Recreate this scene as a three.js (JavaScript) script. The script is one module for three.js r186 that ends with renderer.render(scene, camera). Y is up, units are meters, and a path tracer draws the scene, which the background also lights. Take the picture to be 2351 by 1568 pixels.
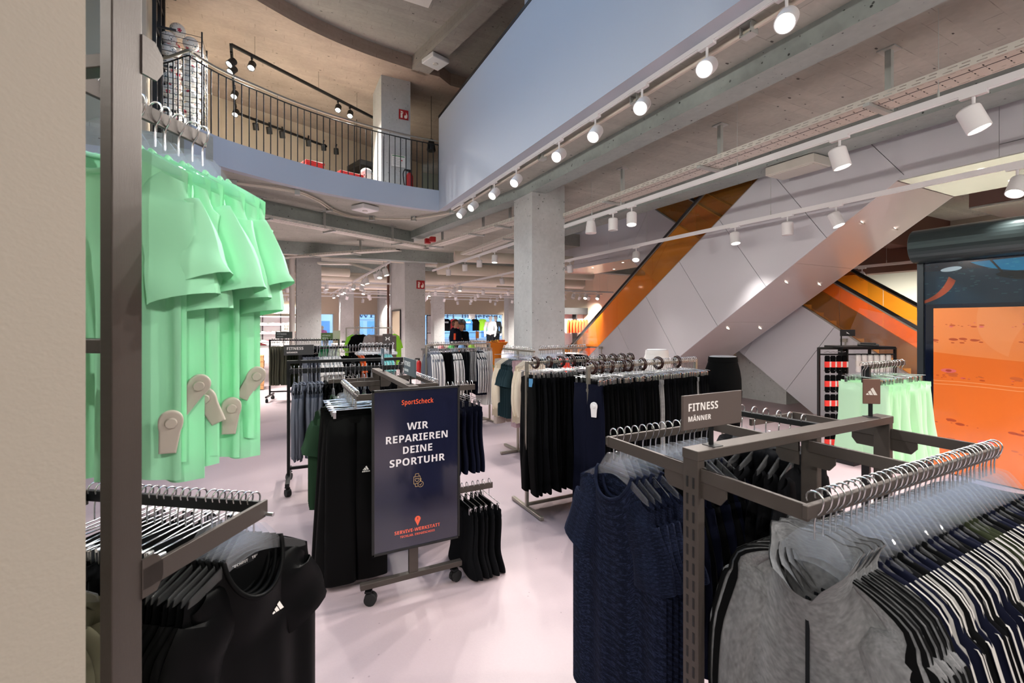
import * as THREE from 'three';
import { mergeGeometries, mergeVertices, toCreasedNormals } from 'three/addons/utils/BufferGeometryUtils.js';
import { RoundedBoxGeometry } from 'three/addons/geometries/RoundedBoxGeometry.js';
import { MarchingCubes } from 'three/addons/objects/MarchingCubes.js';

// ---------- camera, daylight, exposure ----------
// +X runs along the clothes racks, -Z runs down the shop; F below is the distance down the shop (F = -z)
const scene = new THREE.Scene();
const camera = new THREE.PerspectiveCamera(2 * Math.atan(784 / 1050) * 180 / Math.PI, 2351 / 1568, 0.05, 120);
camera.position.set(0, 1.75, 0);
camera.rotation.y = -27.1 * Math.PI / 180;
camera.setViewOffset(2351, 1568, 0, 44, 2351, 1568);
camera.focus = 4.2; camera.userData.fStop = 5.6;
scene.background = new THREE.Color(0.72, 0.86, 1.0);
scene.backgroundIntensity = 3.6;
const renderer = new THREE.WebGLRenderer();
renderer.toneMapping = THREE.LinearToneMapping;
renderer.toneMappingExposure = 0.93;
renderer.shadowMap.enabled = true;
const LAMP = 19, GLOW = 12;

// ---------- helpers ----------
const V = (x, y, f) => new THREE.Vector3(x, y, -f);
let seed0 = 7;
const rnd = () => { seed0 = (seed0 * 1664525 + 1013904223) >>> 0; return seed0 / 4294967296; };
const rr = (a, b) => a + (b - a) * rnd();
const used = {};
const numbered = (n) => { const k = used[n] = (used[n] ?? -1) + 1; return k ? `${n}_${String(k).padStart(3, '0')}` : n; };
const tag = (o, label, category, group) => { o.userData.label = label; o.userData.category = category; if (group) o.userData.group = group; return o; };
function thing(name, label, category, pos, turn = 0, group) {
  const o = new THREE.Group(); o.name = numbered(name); scene.add(o);
  if (pos) o.position.copy(pos); o.rotation.y = turn; return tag(o, label, category, group);
}
function part(name, geos, mat, parent, label) {
  let g = Array.isArray(geos) ? (geos.length > 1 ? mergeGeometries(geos.map(norm)) : geos[0]) : geos;
  const m = new THREE.Mesh(g, mat); m.name = parent && parent !== scene ? name : numbered(name);
  m.castShadow = m.receiveShadow = true; if (label) m.userData.label = label;
  (parent ?? scene).add(m); return m;
}
function norm(g) { g = g.index ? g.toNonIndexed() : g; for (const k of Object.keys(g.attributes)) if (!['position', 'normal', 'uv'].includes(k)) g.deleteAttribute(k); if (!g.attributes.uv) g.setAttribute('uv', new THREE.BufferAttribute(new Float32Array(g.attributes.position.count * 2), 2)); return g; }
function struct(name, geos, mat, parent) { const m = part(name, geos, mat, parent); if (!parent) m.userData.kind = 'structure'; return m; }
function dup(root, label, group) { const r = root.clone(); r.name = numbered(root.name.replace(/_\d{3}$/, '')); r.userData = { ...root.userData }; scene.add(r); if (label) r.userData.label = label; if (group) r.userData.group = group; return r; }
// uv in metres from position and normal
function muv(g, s = 1) {
  g = norm(g); const p = g.attributes.position, n = g.attributes.normal, u = new Float32Array(p.count * 2);
  for (let i = 0; i < p.count; i++) {
    const ax = Math.abs(n.getX(i)), ay = Math.abs(n.getY(i)), az = Math.abs(n.getZ(i));
    const [a, b] = ay > ax && ay > az ? [p.getX(i), p.getZ(i)] : ax > az ? [p.getZ(i), p.getY(i)] : [p.getX(i), p.getY(i)];
    u[2 * i] = a * s; u[2 * i + 1] = b * s;
  }
  g.setAttribute('uv', new THREE.BufferAttribute(u, 2)); return g;
}
const box = (x0, x1, y0, y1, f0, f1) => { const g = new THREE.BoxGeometry(x1 - x0, y1 - y0, f1 - f0); g.translate((x0 + x1) / 2, (y0 + y1) / 2, -(f0 + f1) / 2); return muv(g); };
const bx = (w, h, d, x = 0, y = 0, z = 0, r = 0) => { const g = r ? new RoundedBoxGeometry(w, h, d, 2, r) : new THREE.BoxGeometry(w, h, d); g.translate(x, y, z); return g; };
function bar(a, b, w, h, r = 0) { // a bar of w x h section between two points, h upright
  const d = b.clone().sub(a), L = d.length(), g = r ? new RoundedBoxGeometry(w, h, L, 1, r) : new THREE.BoxGeometry(w, h, L);
  const m = new THREE.Matrix4().lookAt(b, a, new THREE.Vector3(0, Math.abs(d.y) > 0.98 * L ? 0 : 1, Math.abs(d.y) > 0.98 * L ? 1 : 0));
  g.applyMatrix4(m); const c = a.clone().add(b).multiplyScalar(.5); g.translate(c.x, c.y, c.z); return g;
}
function rod(a, b, r, n = 8) { const d = b.clone().sub(a), g = new THREE.CylinderGeometry(r, r, d.length(), n); g.applyQuaternion(new THREE.Quaternion().setFromUnitVectors(new THREE.Vector3(0, 1, 0), d.clone().normalize())); const c = a.clone().add(b).multiplyScalar(.5); g.translate(c.x, c.y, c.z); return g; }
const tube = (pts, r, n = 40, k = 6, closed = false) => new THREE.TubeGeometry(new THREE.CatmullRomCurve3(pts, closed, 'catmullrom', .35), n, r, k, closed);
function prism(pts, h, y0) { // (X, F) outline, extruded upwards
  const s = new THREE.Shape(pts.map(([x, f]) => new THREE.Vector2(x, f))), g = new THREE.ExtrudeGeometry(s, { depth: h, bevelEnabled: false });
  g.rotateX(-Math.PI / 2); g.translate(0, y0, 0); return muv(g);
}
function slab(outline, hole, h, y0) {
  const s = new THREE.Shape(outline.map(([x, f]) => new THREE.Vector2(x, f)));
  for (const k of hole) s.holes.push(new THREE.Path(k.map(([x, f]) => new THREE.Vector2(x, f))));
  const g = new THREE.ExtrudeGeometry(s, { depth: h, bevelEnabled: false }); g.rotateX(-Math.PI / 2); g.translate(0, y0, 0); return muv(g);
}
function sideprism(pts, x0, x1) { // (F, y) outline extruded along X
  const s = new THREE.Shape(pts.map(([f, y]) => new THREE.Vector2(f, y))), g = new THREE.ExtrudeGeometry(s, { depth: x1 - x0, bevelEnabled: false });
  g.rotateY(Math.PI / 2); g.translate(x0, 0, 0); return muv(g);   // local x -> -z, local z -> x
}
function loft(rings, closed = true, caps = false) {
  const n = rings[0].length, pos = [], uv = [], idx = [], m = closed ? n + 1 : n;
  rings.forEach((r, i) => { for (let j = 0; j < m; j++) { const p = r[j % n]; pos.push(p.x, p.y, p.z); uv.push(j / (m - 1), i / (rings.length - 1)); } });
  for (let i = 0; i < rings.length - 1; i++) for (let j = 0; j < m - 1; j++) { const a = i * m + j, b = a + 1, c = a + m, d = c + 1; idx.push(a, c, b, b, c, d); }
  if (caps) for (const [i, f] of [[0, 0], [rings.length - 1, 1]]) for (let j = 1; j < n - 1; j++) { const o = i * m; f ? idx.push(o, o + j + 1, o + j) : idx.push(o, o + j, o + j + 1); }
  const g = new THREE.BufferGeometry(); g.setAttribute('position', new THREE.Float32BufferAttribute(pos, 3)); g.setAttribute('uv', new THREE.Float32BufferAttribute(uv, 2)); g.setIndex(idx); g.computeVertexNormals(); return g;
}

const ORD = ['first', 'second', 'third', 'fourth', 'fifth', 'sixth', 'seventh', 'eighth', 'ninth', 'tenth', 'eleventh', 'twelfth', 'thirteenth', 'fourteenth', 'fifteenth'];
// ---------- textures ----------
const hash = (x, y) => { let h = Math.imul(x | 0, 374761393) + Math.imul(y | 0, 668265263); h = Math.imul(h ^ (h >>> 13), 1274126177); return ((h ^ (h >>> 16)) >>> 0) / 4294967296; };
function vn(x, y, per) { const i = Math.floor(x), j = Math.floor(y), u = x - i, v = y - j, s = (t) => t * t * (3 - 2 * t), w = (a) => ((a % per) + per) % per; const a = hash(w(i), w(j)), b = hash(w(i + 1), w(j)), c = hash(w(i), w(j + 1)), d = hash(w(i + 1), w(j + 1)); return a + (b - a) * s(u) + (c - a) * s(v) + (a - b - c + d) * s(u) * s(v); }
const fbm = (x, y, per, o = 4) => { let s = 0, a = .5, t = 0; for (let k = 0; k < o; k++) { s += a * vn(x, y, per); t += a; x *= 2; y *= 2; per *= 2; a *= .5; } return s / t; };
function tex(n, fn, srgb = true, rep = 1) {
  const d = new Uint8Array(n * n * 4);
  for (let j = 0; j < n; j++) for (let i = 0; i < n; i++) { const c = fn(i / n, j / n, i, j), o = (j * n + i) * 4; const q = Array.isArray(c) ? c : [c, c, c]; d[o] = Math.max(0, Math.min(255, q[0] * 255)); d[o + 1] = Math.max(0, Math.min(255, q[1] * 255)); d[o + 2] = Math.max(0, Math.min(255, q[2] * 255)); d[o + 3] = 255; }
  const t = new THREE.DataTexture(d, n, n); t.magFilter = THREE.LinearFilter; t.wrapS = t.wrapT = THREE.RepeatWrapping; t.repeat.set(rep, rep); if (srgb) t.colorSpace = THREE.SRGBColorSpace; t.needsUpdate = true; return t;
}
function canvasTex(w, h, draw) { const c = document.createElement('canvas'); c.width = w; c.height = h; draw(c.getContext('2d'), w, h); const t = new THREE.CanvasTexture(c); t.colorSpace = THREE.SRGBColorSpace; return t; }
// concrete: pits, stains and board marks over a 4 m tile
const pits = []; for (let k = 0; k < 900; k++) pits.push([rnd(), rnd(), .0005 + .0024 * rnd() ** 3, .3 + .7 * rnd()]);
function concreteFn(boards, pitty) {
  const grid = {}; pits.slice(0, pitty).forEach((p) => { const k = Math.floor(p[0] * 16) + ',' + Math.floor(p[1] * 16); (grid[k] ??= []).push(p); });
  return (u, v) => {
    let c = .86 + .13 * (fbm(u * 6, v * 6, 6, 5) - .5) + .05 * (fbm(u * 90, v * 90, 90, 2) - .5);
    if (boards) { const b = v * 32, i = Math.floor(b), e = Math.min(b - i, 1 - b + i); c += .035 * (hash(i, 5) - .5); if (e < .03) c -= .2 * Math.max(0, fbm(u * 26 + i * 7.3, 3.1 * i, 26, 3) - .46) * 3; const x = u * 3 + .37 * i; if (Math.abs(x - Math.round(x)) < .0035) c -= .1; }
    const gx = Math.floor(u * 16), gy = Math.floor(v * 16);
    for (const p of grid[gx + ',' + gy] ?? []) { const dx = (u - p[0]) * (boards ? .45 : 1), dy = v - p[1]; if (dx * dx + dy * dy < p[2] * p[2]) c -= p[3] * .55; }
    return c;
  };
}
const T = {
  boards: tex(1024, concreteFn(true, 150), true, .25), rough: tex(1024, concreteFn(false, 900), true, .25),
  grain: tex(256, (u, v) => .5 + .5 * (fbm(u * 32, v * 32, 32, 3) - .5), false, 6),
  weave: tex(128, (u, v, i, j) => .5 + .22 * Math.sin(i * Math.PI / 2 + (j & 2 ? 1.5 : 0)) + .3 * (hash(i, j) - .5), false, 1),
};
T.floor = tex(512, (u, v) => .93 + .05 * (fbm(u * 5, v * 5, 5, 5) - .5) + (hash(u * 512, v * 512) > .9996 ? -.25 : 0) + .012 * (hash(u * 511, v * 513) - .5), true, .3);
T.heather = tex(1024, (u, v) => { const a = fbm(u * 16, v * 150, 16, 2), b = fbm(u * 60 + 7, v * 300, 60, 2); return .5 + .8 * Math.max(0, a * .6 + b * .55 - .45) * 1.3; }); T.heather.repeat.set(2, 1.6);
T.melange = tex(256, (u, v) => .8 + .28 * (fbm(u * 60, v * 90, 60, 3) - .5) + .14 * (fbm(u * 6, v * 6, 6, 3) - .5));
T.brushed = tex(256, (u, v) => .8 + .25 * (fbm(u * 4, v * 60, 4, 3) - .5) + .2 * (fbm(u * 12, v * 12, 12, 3) - .5), true, 3);
T.wood = tex(256, (u, v) => { const a = fbm(u * 3, v * 40, 3, 4); return [.8 + .2 * a, .68 + .2 * a, .52 + .2 * a]; });
const std = (c, o = {}) => new THREE.MeshStandardMaterial({ color: c, roughness: .7, ...o });
const phy = (c, o = {}) => new THREE.MeshPhysicalMaterial({ color: c, roughness: .5, ...o });
const M = {
  floor: std('#baa8ae', { roughness: .42, map: T.floor, bumpMap: T.grain, bumpScale: .0004 }),
  soffit: std('#c6c8be', { map: T.boards, bumpMap: T.boards, bumpScale: .006, roughness: .9 }),
  beam: std('#b4c0bc', { map: T.rough, bumpMap: T.rough, bumpScale: .004, roughness: .9 }),
  column: std('#dadddd', { map: T.rough, bumpMap: T.rough, bumpScale: .006, roughness: .9 }),
  upper: std('#c4b0a2', { map: T.boards, bumpMap: T.boards, bumpScale: .006, roughness: .9 }),
  upgrey: std('#b5afa9', { map: T.boards, bumpMap: T.boards, bumpScale: .006, roughness: .9 }),
  blue: std('#b2bac6', { roughness: .85, bumpMap: T.grain, bumpScale: .0008 }),
  beige: std('#c4b6a3', { roughness: .85, bumpMap: T.grain, bumpScale: .0008 }),
  sage: std('#a9aa9c', { roughness: .85, bumpMap: T.grain, bumpScale: .0008 }),
  white: std('#e6e6e8', { roughness: .45 }), offwhite: std('#d8d4cf', { roughness: .6 }),
  black: std('#101113', { roughness: .5 }), blackm: std('#15171a', { roughness: .45, metalness: .4 }),
  frame: std('#4b4440', { roughness: .45, metalness: .3, bumpMap: T.grain, bumpScale: .0003 }),
  steel: std('#a39e94', { roughness: .35, metalness: .8 }), chrome: std('#d9dbde', { roughness: .24, metalness: 1 }),
  galv: std('#b9bfbc', { roughness: .5, metalness: .35 }), tray: std('#cfcdc4', { roughness: .55, metalness: .15 }), pipe: std('#d6cfc2', { roughness: .6 }),
  red: std('#a8141b', { roughness: .45 }), rubber: std('#131416', { roughness: .75 }), brown: std('#6d4b3f', { roughness: .6 }),
  panel: phy('#c9c9d0', { roughness: .3, clearcoat: .25, clearcoatRoughness: .25 }), soffitpanel: phy('#c6bcbb', { roughness: .28, clearcoat: .5, clearcoatRoughness: .15 }),
  mirrorpanel: std('#dfe3dc', { roughness: .16, metalness: .55 }),
  orangeglass: phy(new THREE.Color(1, .6, .16), { transmission: .92, roughness: .06, thickness: 0, ior: 1.5 }),
  clear: phy('#ffffff', { transmission: .97, roughness: .03, thickness: 0, ior: 1.45 }),
  windowglass: phy('#eef6ff', { transmission: .95, roughness: .02, thickness: 0 }),
  hangerclear: phy('#fafcff', { transmission: .95, roughness: .05, specularIntensity: .5, thickness: 0, ior: 1.45 }),
};
const glow = (c, k) => new THREE.MeshStandardMaterial({ color: '#ffffff', emissive: c, emissiveIntensity: k, roughness: .4 });
const G = { lamp: glow('#fff6ea', GLOW), far: glow('#fff6ea', GLOW), down: glow('#fff1e0', 5) };
// ---------- the setting ----------
struct('floor', box(-6, 19, -.2, 0, -6, 30), M.floor);
const CURVE = [[3.25, 9.96], [2.7, 9.95], [2.16, 9.89], [1.55, 9.79], [.9, 9.62], [.3, 9.38], [-.25, 9.08], [-.82, 8.72], [-1.16, 8.34]];
const ATRIUM = [[3.25, -4], ...CURVE, [-1.6, 8.8], [-3.2, 8.8], [-3.2, -4]];
const ESC = [[6.98, 2], [6.98, 12.6], [10.75, 12.6], [10.75, -1.5], [8.9, -1.5], [8.9, 2]];
struct('ceiling', slab([[-6, -6], [19, -6], [19, 30], [-6, 30]], [ATRIUM, ESC], .4, 4.29), M.soffit);
// blue parapet of the void, its black coping, and the curved balcony front
struct('wall_atrium', box(3.235, 3.4, 4.28, 6.36, -4, 9.955), M.blue);
struct('trim_1', box(3.23, 3.42, 6.36, 6.42, -4, 9.97), M.black);
{
  const spl = new THREE.SplineCurve(CURVE.map(([x, f]) => new THREE.Vector2(x, f))).getPoints(48);
  const inner = spl.map((p, i) => { const t = spl[Math.min(i + 1, 48)].clone().sub(spl[Math.max(i - 1, 0)]).normalize(); return [p.x - t.y * .012, p.y + t.x * .012]; }), outer = spl.map((p, i) => { const t = spl[Math.min(i + 1, 48)].clone().sub(spl[Math.max(i - 1, 0)]).normalize(); return [p.x + t.y * .14, p.y - t.x * .14]; });
  const fas = prism([...inner, ...outer.reverse()], .46, 4.27); struct('wall_balcony', fas, M.blue);
  // upper slab edge ring with its soffit
  const out2 = [...inner, [-1.8, 8.9], [-1.8, 17], [14, 17], [14, 10.6], [3.6, 10.2]];
  struct('ceiling_balcony', prism(out2, .29, 7.3), M.upper);
  globalThis.__rail = inner;
}
struct('ceiling_atrium', slab([[-3.3, -4.2], [19, -4.2], [19, 17.2], [-3.3, 17.2]], [[[-1.6, 1.4], [2.3, 1.4], [2.3, 8.0], [-1.6, 8.0]]], .25, 7.59), M.upgrey);
struct('trim_2', slab([[-1.75, 1.25], [2.45, 1.25], [2.45, 8.15], [-1.75, 8.15]], [[[-1.5, 1.5], [2.2, 1.5], [2.2, 7.9], [-1.5, 7.9]]], .5, 7.5), M.offwhite);
struct('window_1', box(-1.6, 2.3, 7.9, 7.92, 1.4, 8), M.windowglass);
struct('beam_upper', prism([[2.593, 10.05], [3.45, 5.8], [3.75, 5.8], [2.95, 10.3]], .3, 7.3), M.upgrey);
struct('pillar_upper', box(3.5, 3.9, 4.7, 7.6, 5.6, 6.4), M.blue);
// upper floor walls
struct('wall_upper_left', box(-2, -1.8, 4.69, 7.6, 8.8, 14), M.beige);
struct('wall_upper_back', [prism([[-1.9, 13.1], [4.5, 15.7], [4.4, 15.9], [-2, 13.3]], 2.9, 4.69)], M.beige);
struct('wall_upper_far', box(4.4, 19, 4.69, 7.6, 16.6, 16.8), M.sage);
struct('wall_upper_right', box(18.8, 19, 4.69, 7.6, -4, 17), M.sage);
struct('wall_upper_near', box(-3.3, 19, 4.69, 7.8, -4.2, -4), M.sage);
struct('wall_void_left', [box(-3.3, -3.2, 0, 7.8, -4, 8.9), box(-3.2, -1.9, 4.69, 7.6, 8.8, 8.95)], M.sage);
struct('wall_left', [prism([[-.82, 8.72], [-1.16, 8.34], [-1.6, 8.6], [-3.2, 8.6], [-3.2, 8.9], [-.9, 8.9]], 4.3, 0)], M.blue);
struct('wall_far_left', box(-6, -5.8, 0, 4.29, 8.8, 30), M.beige);
struct('wall_near', box(-6, 19, 0, 4.3, -6.2, -6), M.sage);
struct('wall_left_near', box(-6, -5.8, 0, 4.3, -6, 9), M.sage);
// right wall, part cream, part grey-green
struct('wall_right', [box(15, 15.2, 0, 4.29, 7.0, 30)], M.beige);
struct('wall_right_near', [box(15, 15.2, 0, 4.29, -6, 7.0)], M.sage);
// far wall with shop windows
{
  const W = [[2.0, 2.85, .3, 2.25], [4.25, 5.2, .3, 2.25], [8.2, 8.55, .3, 2.25], [9.34, 13.66, .3, 2.3]];
  let x = -6; const g = [];
  for (const [a, b, y0, y1] of W) { g.push(box(x, a, 0, 4.29, 28, 28.3), box(a, b, y1, 4.29, 28, 28.3), box(a, b, 0, y0, 28, 28.3)); x = b; }
  g.push(box(x, 19, 0, 4.29, 28, 28.3)); struct('wall_back', g, M.beige);
  W.forEach(([a, b, y0, y1], i) => { const w = struct(`window_${i + 2}`, box(a, b, y0, y1, 28.14, 28.16), M.windowglass); struct('window_frame', [box(a, a + .05, y0, y1, 28.1, 28.2), box(b - .05, b, y0, y1, 28.1, 28.2), box(a, b, y1 - .05, y1, 28.1, 28.2)], M.galv, w); });
  struct('street', box(-8, 30, -.3, -.05, 30, 48), std('#7d838a'));
  const h = thing('shop_building', 'pale blue shopfront across the street, newspaper lettering over its windows', 'building', V(12, 0, 46));
  part('facade', bx(50, 9, .4, 0, 4.5, 0), std('#c4daf0'), h); for (let k = 0; k < 9; k++) part('shop_window', bx(2.6, 1.75, .1, -12 + k * 3, 1.0, .22), phy(['#7fb4dc', '#5f9ccc', '#a9cfe8'][k % 3], { roughness: .1 }), h);
  const st = canvasTex(2048, 128, (c, w, hh) => { c.fillStyle = '#b5d3ec'; c.fillRect(0, 0, w, hh); c.fillStyle = '#27405c'; c.font = 'bold 96px serif'; c.fillText('WESTFALEN-BLATT  Bielefelder Zeitung  WESTFALEN-BLATT', 10, 98); });
  const b = part('fascia_sign', new THREE.PlaneGeometry(21, .8), std('#ffffff', { map: st }), h); b.position.set(5.2, 2.42, .29);
}
// columns
const colStruct = (n, x0, x1, f0, f1, y0 = 0, y1 = 4.29) => struct(n, box(x0, x1, y0, y1, f0, f1), M.column);
colStruct('column', 4.05, 4.75, 7.13, 7.83); colStruct('column', 4.05, 4.8, 16.35, 18.78); colStruct('column', .55, 1.32, 16.9, 17.7);
colStruct('column', 2.91, 3.6, 25.5, 26.2); colStruct('column', 7.6, 8.2, 24.2, 24.8); colStruct('column', 5.1, 5.75, 26.4, 27); colStruct('column', 12.25, 12.85, 24.4, 25.0);
{ const u = [2.05, 10.34].map((q) => q); // upper column behind the railing
  const a = [2.06, 10.46]; colStruct('column_upper', a[0], a[0] + .66, a[1], a[1] + 1.0, 4.69, 7.3); }
// beams of the lower ceiling
struct('beam', box(4.03, 4.33, 4.09, 4.3, -5, 7.5), M.beam);
struct('beam', prism([[4.03, 7.5], [3.25, 12.9], [3.55, 12.95], [4.33, 7.5]], .21, 4.09), M.beam);
struct('beam', prism([[3.4, 12.7], [-2.0, 9.9], [-2.14, 10.18], [3.26, 12.98]], .3, 4.0), M.beam);
struct('beam', box(6.5, 6.95, 4.09, 4.3, -5, 13), M.beam);
struct('beam', box(-1, 15, 3.9, 4.3, 15.9, 16.3), M.beam); struct('beam', box(-5, 15, 3.75, 4.3, 20.5, 21), M.beam); struct('beam', box(-5, 15, 3.7, 4.3, 24.6, 25), M.beam);
struct('beam', box(10.9, 15, 3.5, 4.3, 5.2, 5.6), M.brown); struct('beam', box(13, 13.4, 2.95, 3.55, -4, 9), M.brown);
// second landing of the next escalator pair: edge and polished underside
struct('slab_landing', box(10.2, 12.2, 3.66, 4.3, -3, 3.3), std('#8d7168', { roughness: .6 }));
struct('trim_3', box(10.2, 12.2, 3.63, 3.655, -3, 3.3), M.mirrorpanel);

// ---------- track lights ----------
const headG = new THREE.LatheGeometry([[0, .1], [.06, .1], [.072, .09], [.075, .08], [.075, -.09], [.071, -.095], [.066, -.09], [.064, -.07]].map(([a, b]) => new THREE.Vector2(a, b)), 24);
const [lampG, lampFar] = [12, 6].map((k) => new THREE.CircleGeometry(.066, k).rotateX(Math.PI / 2).translate(0, -.075, 0));
const adaptG = bx(.045, .035, .16, 0, .0, 0), stemG = new THREE.CylinderGeometry(.012, .012, .11, 8);
function spot(name, label, group, pos, aim, o = {}) { // pos: under the track; aim: unit vector of the beam
  const { mat = M.white, k = 1, lit = true, turn = 0, on = true, angle = .78, scale = 1 } = o;
  const t = thing(name, label, 'spotlight', pos, turn, group); t.scale.setScalar(scale);
  part('adapter', adaptG, mat, t); const st = part('stem', stemG, mat, t); st.position.y = -.065;
  const h = part('lamp_head', headG, mat, t); h.position.y = -.19;
  const d = aim.clone().applyAxisAngle(new THREE.Vector3(0, 1, 0), -turn); h.quaternion.setFromUnitVectors(new THREE.Vector3(0, -1, 0), d);
  const l = part('lamp', pos.z > -11 && mat === M.white ? lampG : lampFar, on ? G.lamp : M.offwhite, h);
  if (lit && on) {
    const s = new THREE.SpotLight('#fff7ee', LAMP * k, 0, angle, .85, 2); s.castShadow = true; s.shadow.radius = 2.6;
    const p = pos.clone().add(new THREE.Vector3(0, -.19 * scale, 0)).addScaledVector(aim, .1 * scale); s.position.copy(p); s.target.position.copy(p.clone().add(aim)); s.name = 'spot_beam'; scene.add(s, s.target);
  }
  return t;
}
const aim = (x, y, f) => new THREE.Vector3(x, y, -f).normalize();
function track(label, a, b, group, o = {}) {
  const { mat = M.white, wires = [], top = 4.29, w = .04, h = .055 } = o, t = thing('light_track', label, 'light track', a, 0, group), e = b.clone().sub(a), z = new THREE.Vector3();
  part('rail', [bar(z, e, w, h), bar(new THREE.Vector3(0, -h / 2 - .004, 0), e.clone().setY(e.y - h / 2 - .004), w * .4, .008)], mat, t);
  for (const s of wires) { const p = e.clone().multiplyScalar(s); part('suspension_wire', [rod(p, p.clone().setY(p.y + top - a.y), .0025, 5), rod(p.clone().setY(p.y + .02), p.clone().setY(p.y + .09), .008, 6)], M.galv, t); }
  return t;
}
// wall-side track under the parapet
track('white light track fixed to the slab along the foot of the blue parapet', V(3.42, 4.262, -3.5), V(3.42, 4.262, 9.6), null, { h: .05 });
for (const [n, [f, dx, dd, df]] of [[-2.4, -.4, -.9, .1], [-.9, -.5, -.9, .2], [.6, -.3, -.9, -.3], [2.13, -.75, -.72, -.3], [2.85, -.85, -.62, -.35], [3.67, -.75, -.7, -.45], [4.47, -.6, -.68, -.3], [5.27, -.8, -.6, -.4], [6.53, -.6, -.65, -.3], [7.37, -.65, -.65, -.3], [8.36, -.7, -.6, -.3], [9.0, -.6, -.65, -.2]].entries())
  spot('track_spotlight', `glaring white spotlight under the blue parapet, ${ORD[11 - n]} from the curved balcony`, 'spotlights under the blue parapet', V(3.42, 4.225, f), aim(dx, dd, df), { k: 1.2 });
// unseen tracks behind the camera and left of the void, placed to light the racks
track('unseen white light track behind the camera, placed to light the racks from the front', V(-3, 4.25, -4.4), V(12, 4.25, -4.4), null, {});
for (const x of [-2, 0, 2, 4, 6.2, 8.4]) spot('track_spotlight', 'unseen white spotlight behind the camera, lighting the racks from the front', 'unseen spotlights behind the camera', V(x, 4.215, -4.4), aim(0, -.42, .9), { turn: Math.PI / 2, k: 1.3 });
track('unseen white light track left of the void, placed to light left-facing sides', V(-3.12, 4.1, -3.5), V(-3.12, 4.1, 8), null, { top: 4.1 });
for (const f of [-2.6, -1, .6, 2.2, 3.8, 5.4, 7]) spot('track_spotlight', 'unseen white spotlight left of the void, lighting left-facing sides', 'unseen spotlights left of the void', V(-3.12, 4.065, f), aim(.9, -.42, .15), { k: 1.2 });
// track below the cable tray
track('white suspended light track hanging just below the perforated cable tray', V(4.75, 3.535, -2), V(4.75, 3.535, 15.3), null, { wires: [.02, .12, .215, .32, .437, .48, .62, .75, .9] });
for (const [n, [f, dx, dd, df, on]] of [[-1.2, -.3, -.9, .2, 1], [.3, -.4, -.9, .2, 1], [1.51, .1, -.85, -.3, 1], [2.45, .1, -.9, -.2, 1], [5.32, -.15, -.95, -.15, 1], [5.75, .0, -1, .02, 0], [8.43, .02, -.97, -.1, 1], [10.22, -.1, -.97, -.12, 1], [11.18, .1, -.97, .15, 0], [12.23, .1, -.97, .15, 0], [13.65, .1, -.97, .12, 0]].entries())
  spot('track_spotlight', `${on ? 'lit' : 'unlit'} white spotlight below the cable tray, ${ORD[10 - n]} from the far end of its track`, on ? 'lit spotlights below the cable tray' : 'unlit spotlights below the cable tray', V(4.75, 3.497, f), aim(dx, dd, df), { on, k: 1.5 });
{ const t = thing('pendant_speaker', 'white bell shaped pendant beside the two cylinder spotlights on the track', 'pendant', V(4.75, 3.495, 6.33));
  part('shade', new THREE.LatheGeometry([[0, 0], [.05, -.005], [.07, -.03], [.085, -.12], [.095, -.22], [.09, -.23], [0, -.222]].map(([a, b]) => new THREE.Vector2(a, b)), 24), M.white, t); part('adapter', adaptG, M.white, t); }
// track under the second beam
track('white suspended light track crossing in front of the escalator, under the second beam', V(6.7, 3.36, -2), V(6.7, 3.36, 22.5), null, { wires: [.01, .1, .15, .262, .37, .5, .66, .82], top: 4.1 });
for (const [n, [f, dx, dd, df, on]] of [[.4, -.4, -.9, .1, 1], [1.8, -.5, -.85, .1, 1], [3.5, .05, -.9, -.35, 1], [4.16, .02, -1, 0, 0], [5.03, -.1, -.95, -.2, 1], [7.37, -.35, -.8, -.3, 1], [9.81, .25, -.9, .2, 0], [13.83, .3, -.85, .2, 1], [17.8, -.2, -.9, -.2, 1], [18.4, -.3, -.9, .1, 0], [21.1, .1, -.9, .2, 0], [22.1, -.2, -.9, -.2, 1]].entries())
  spot('track_spotlight', `${on ? 'lit' : 'unlit'} white spotlight on the track crossing before the escalator, ${ORD[n]} from its near end`, on ? 'lit spotlights in front of the escalator' : 'unlit spotlights in front of the escalator', V(6.7, 3.322, f), aim(dx, dd, df), { on, k: 1.4 });
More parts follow.
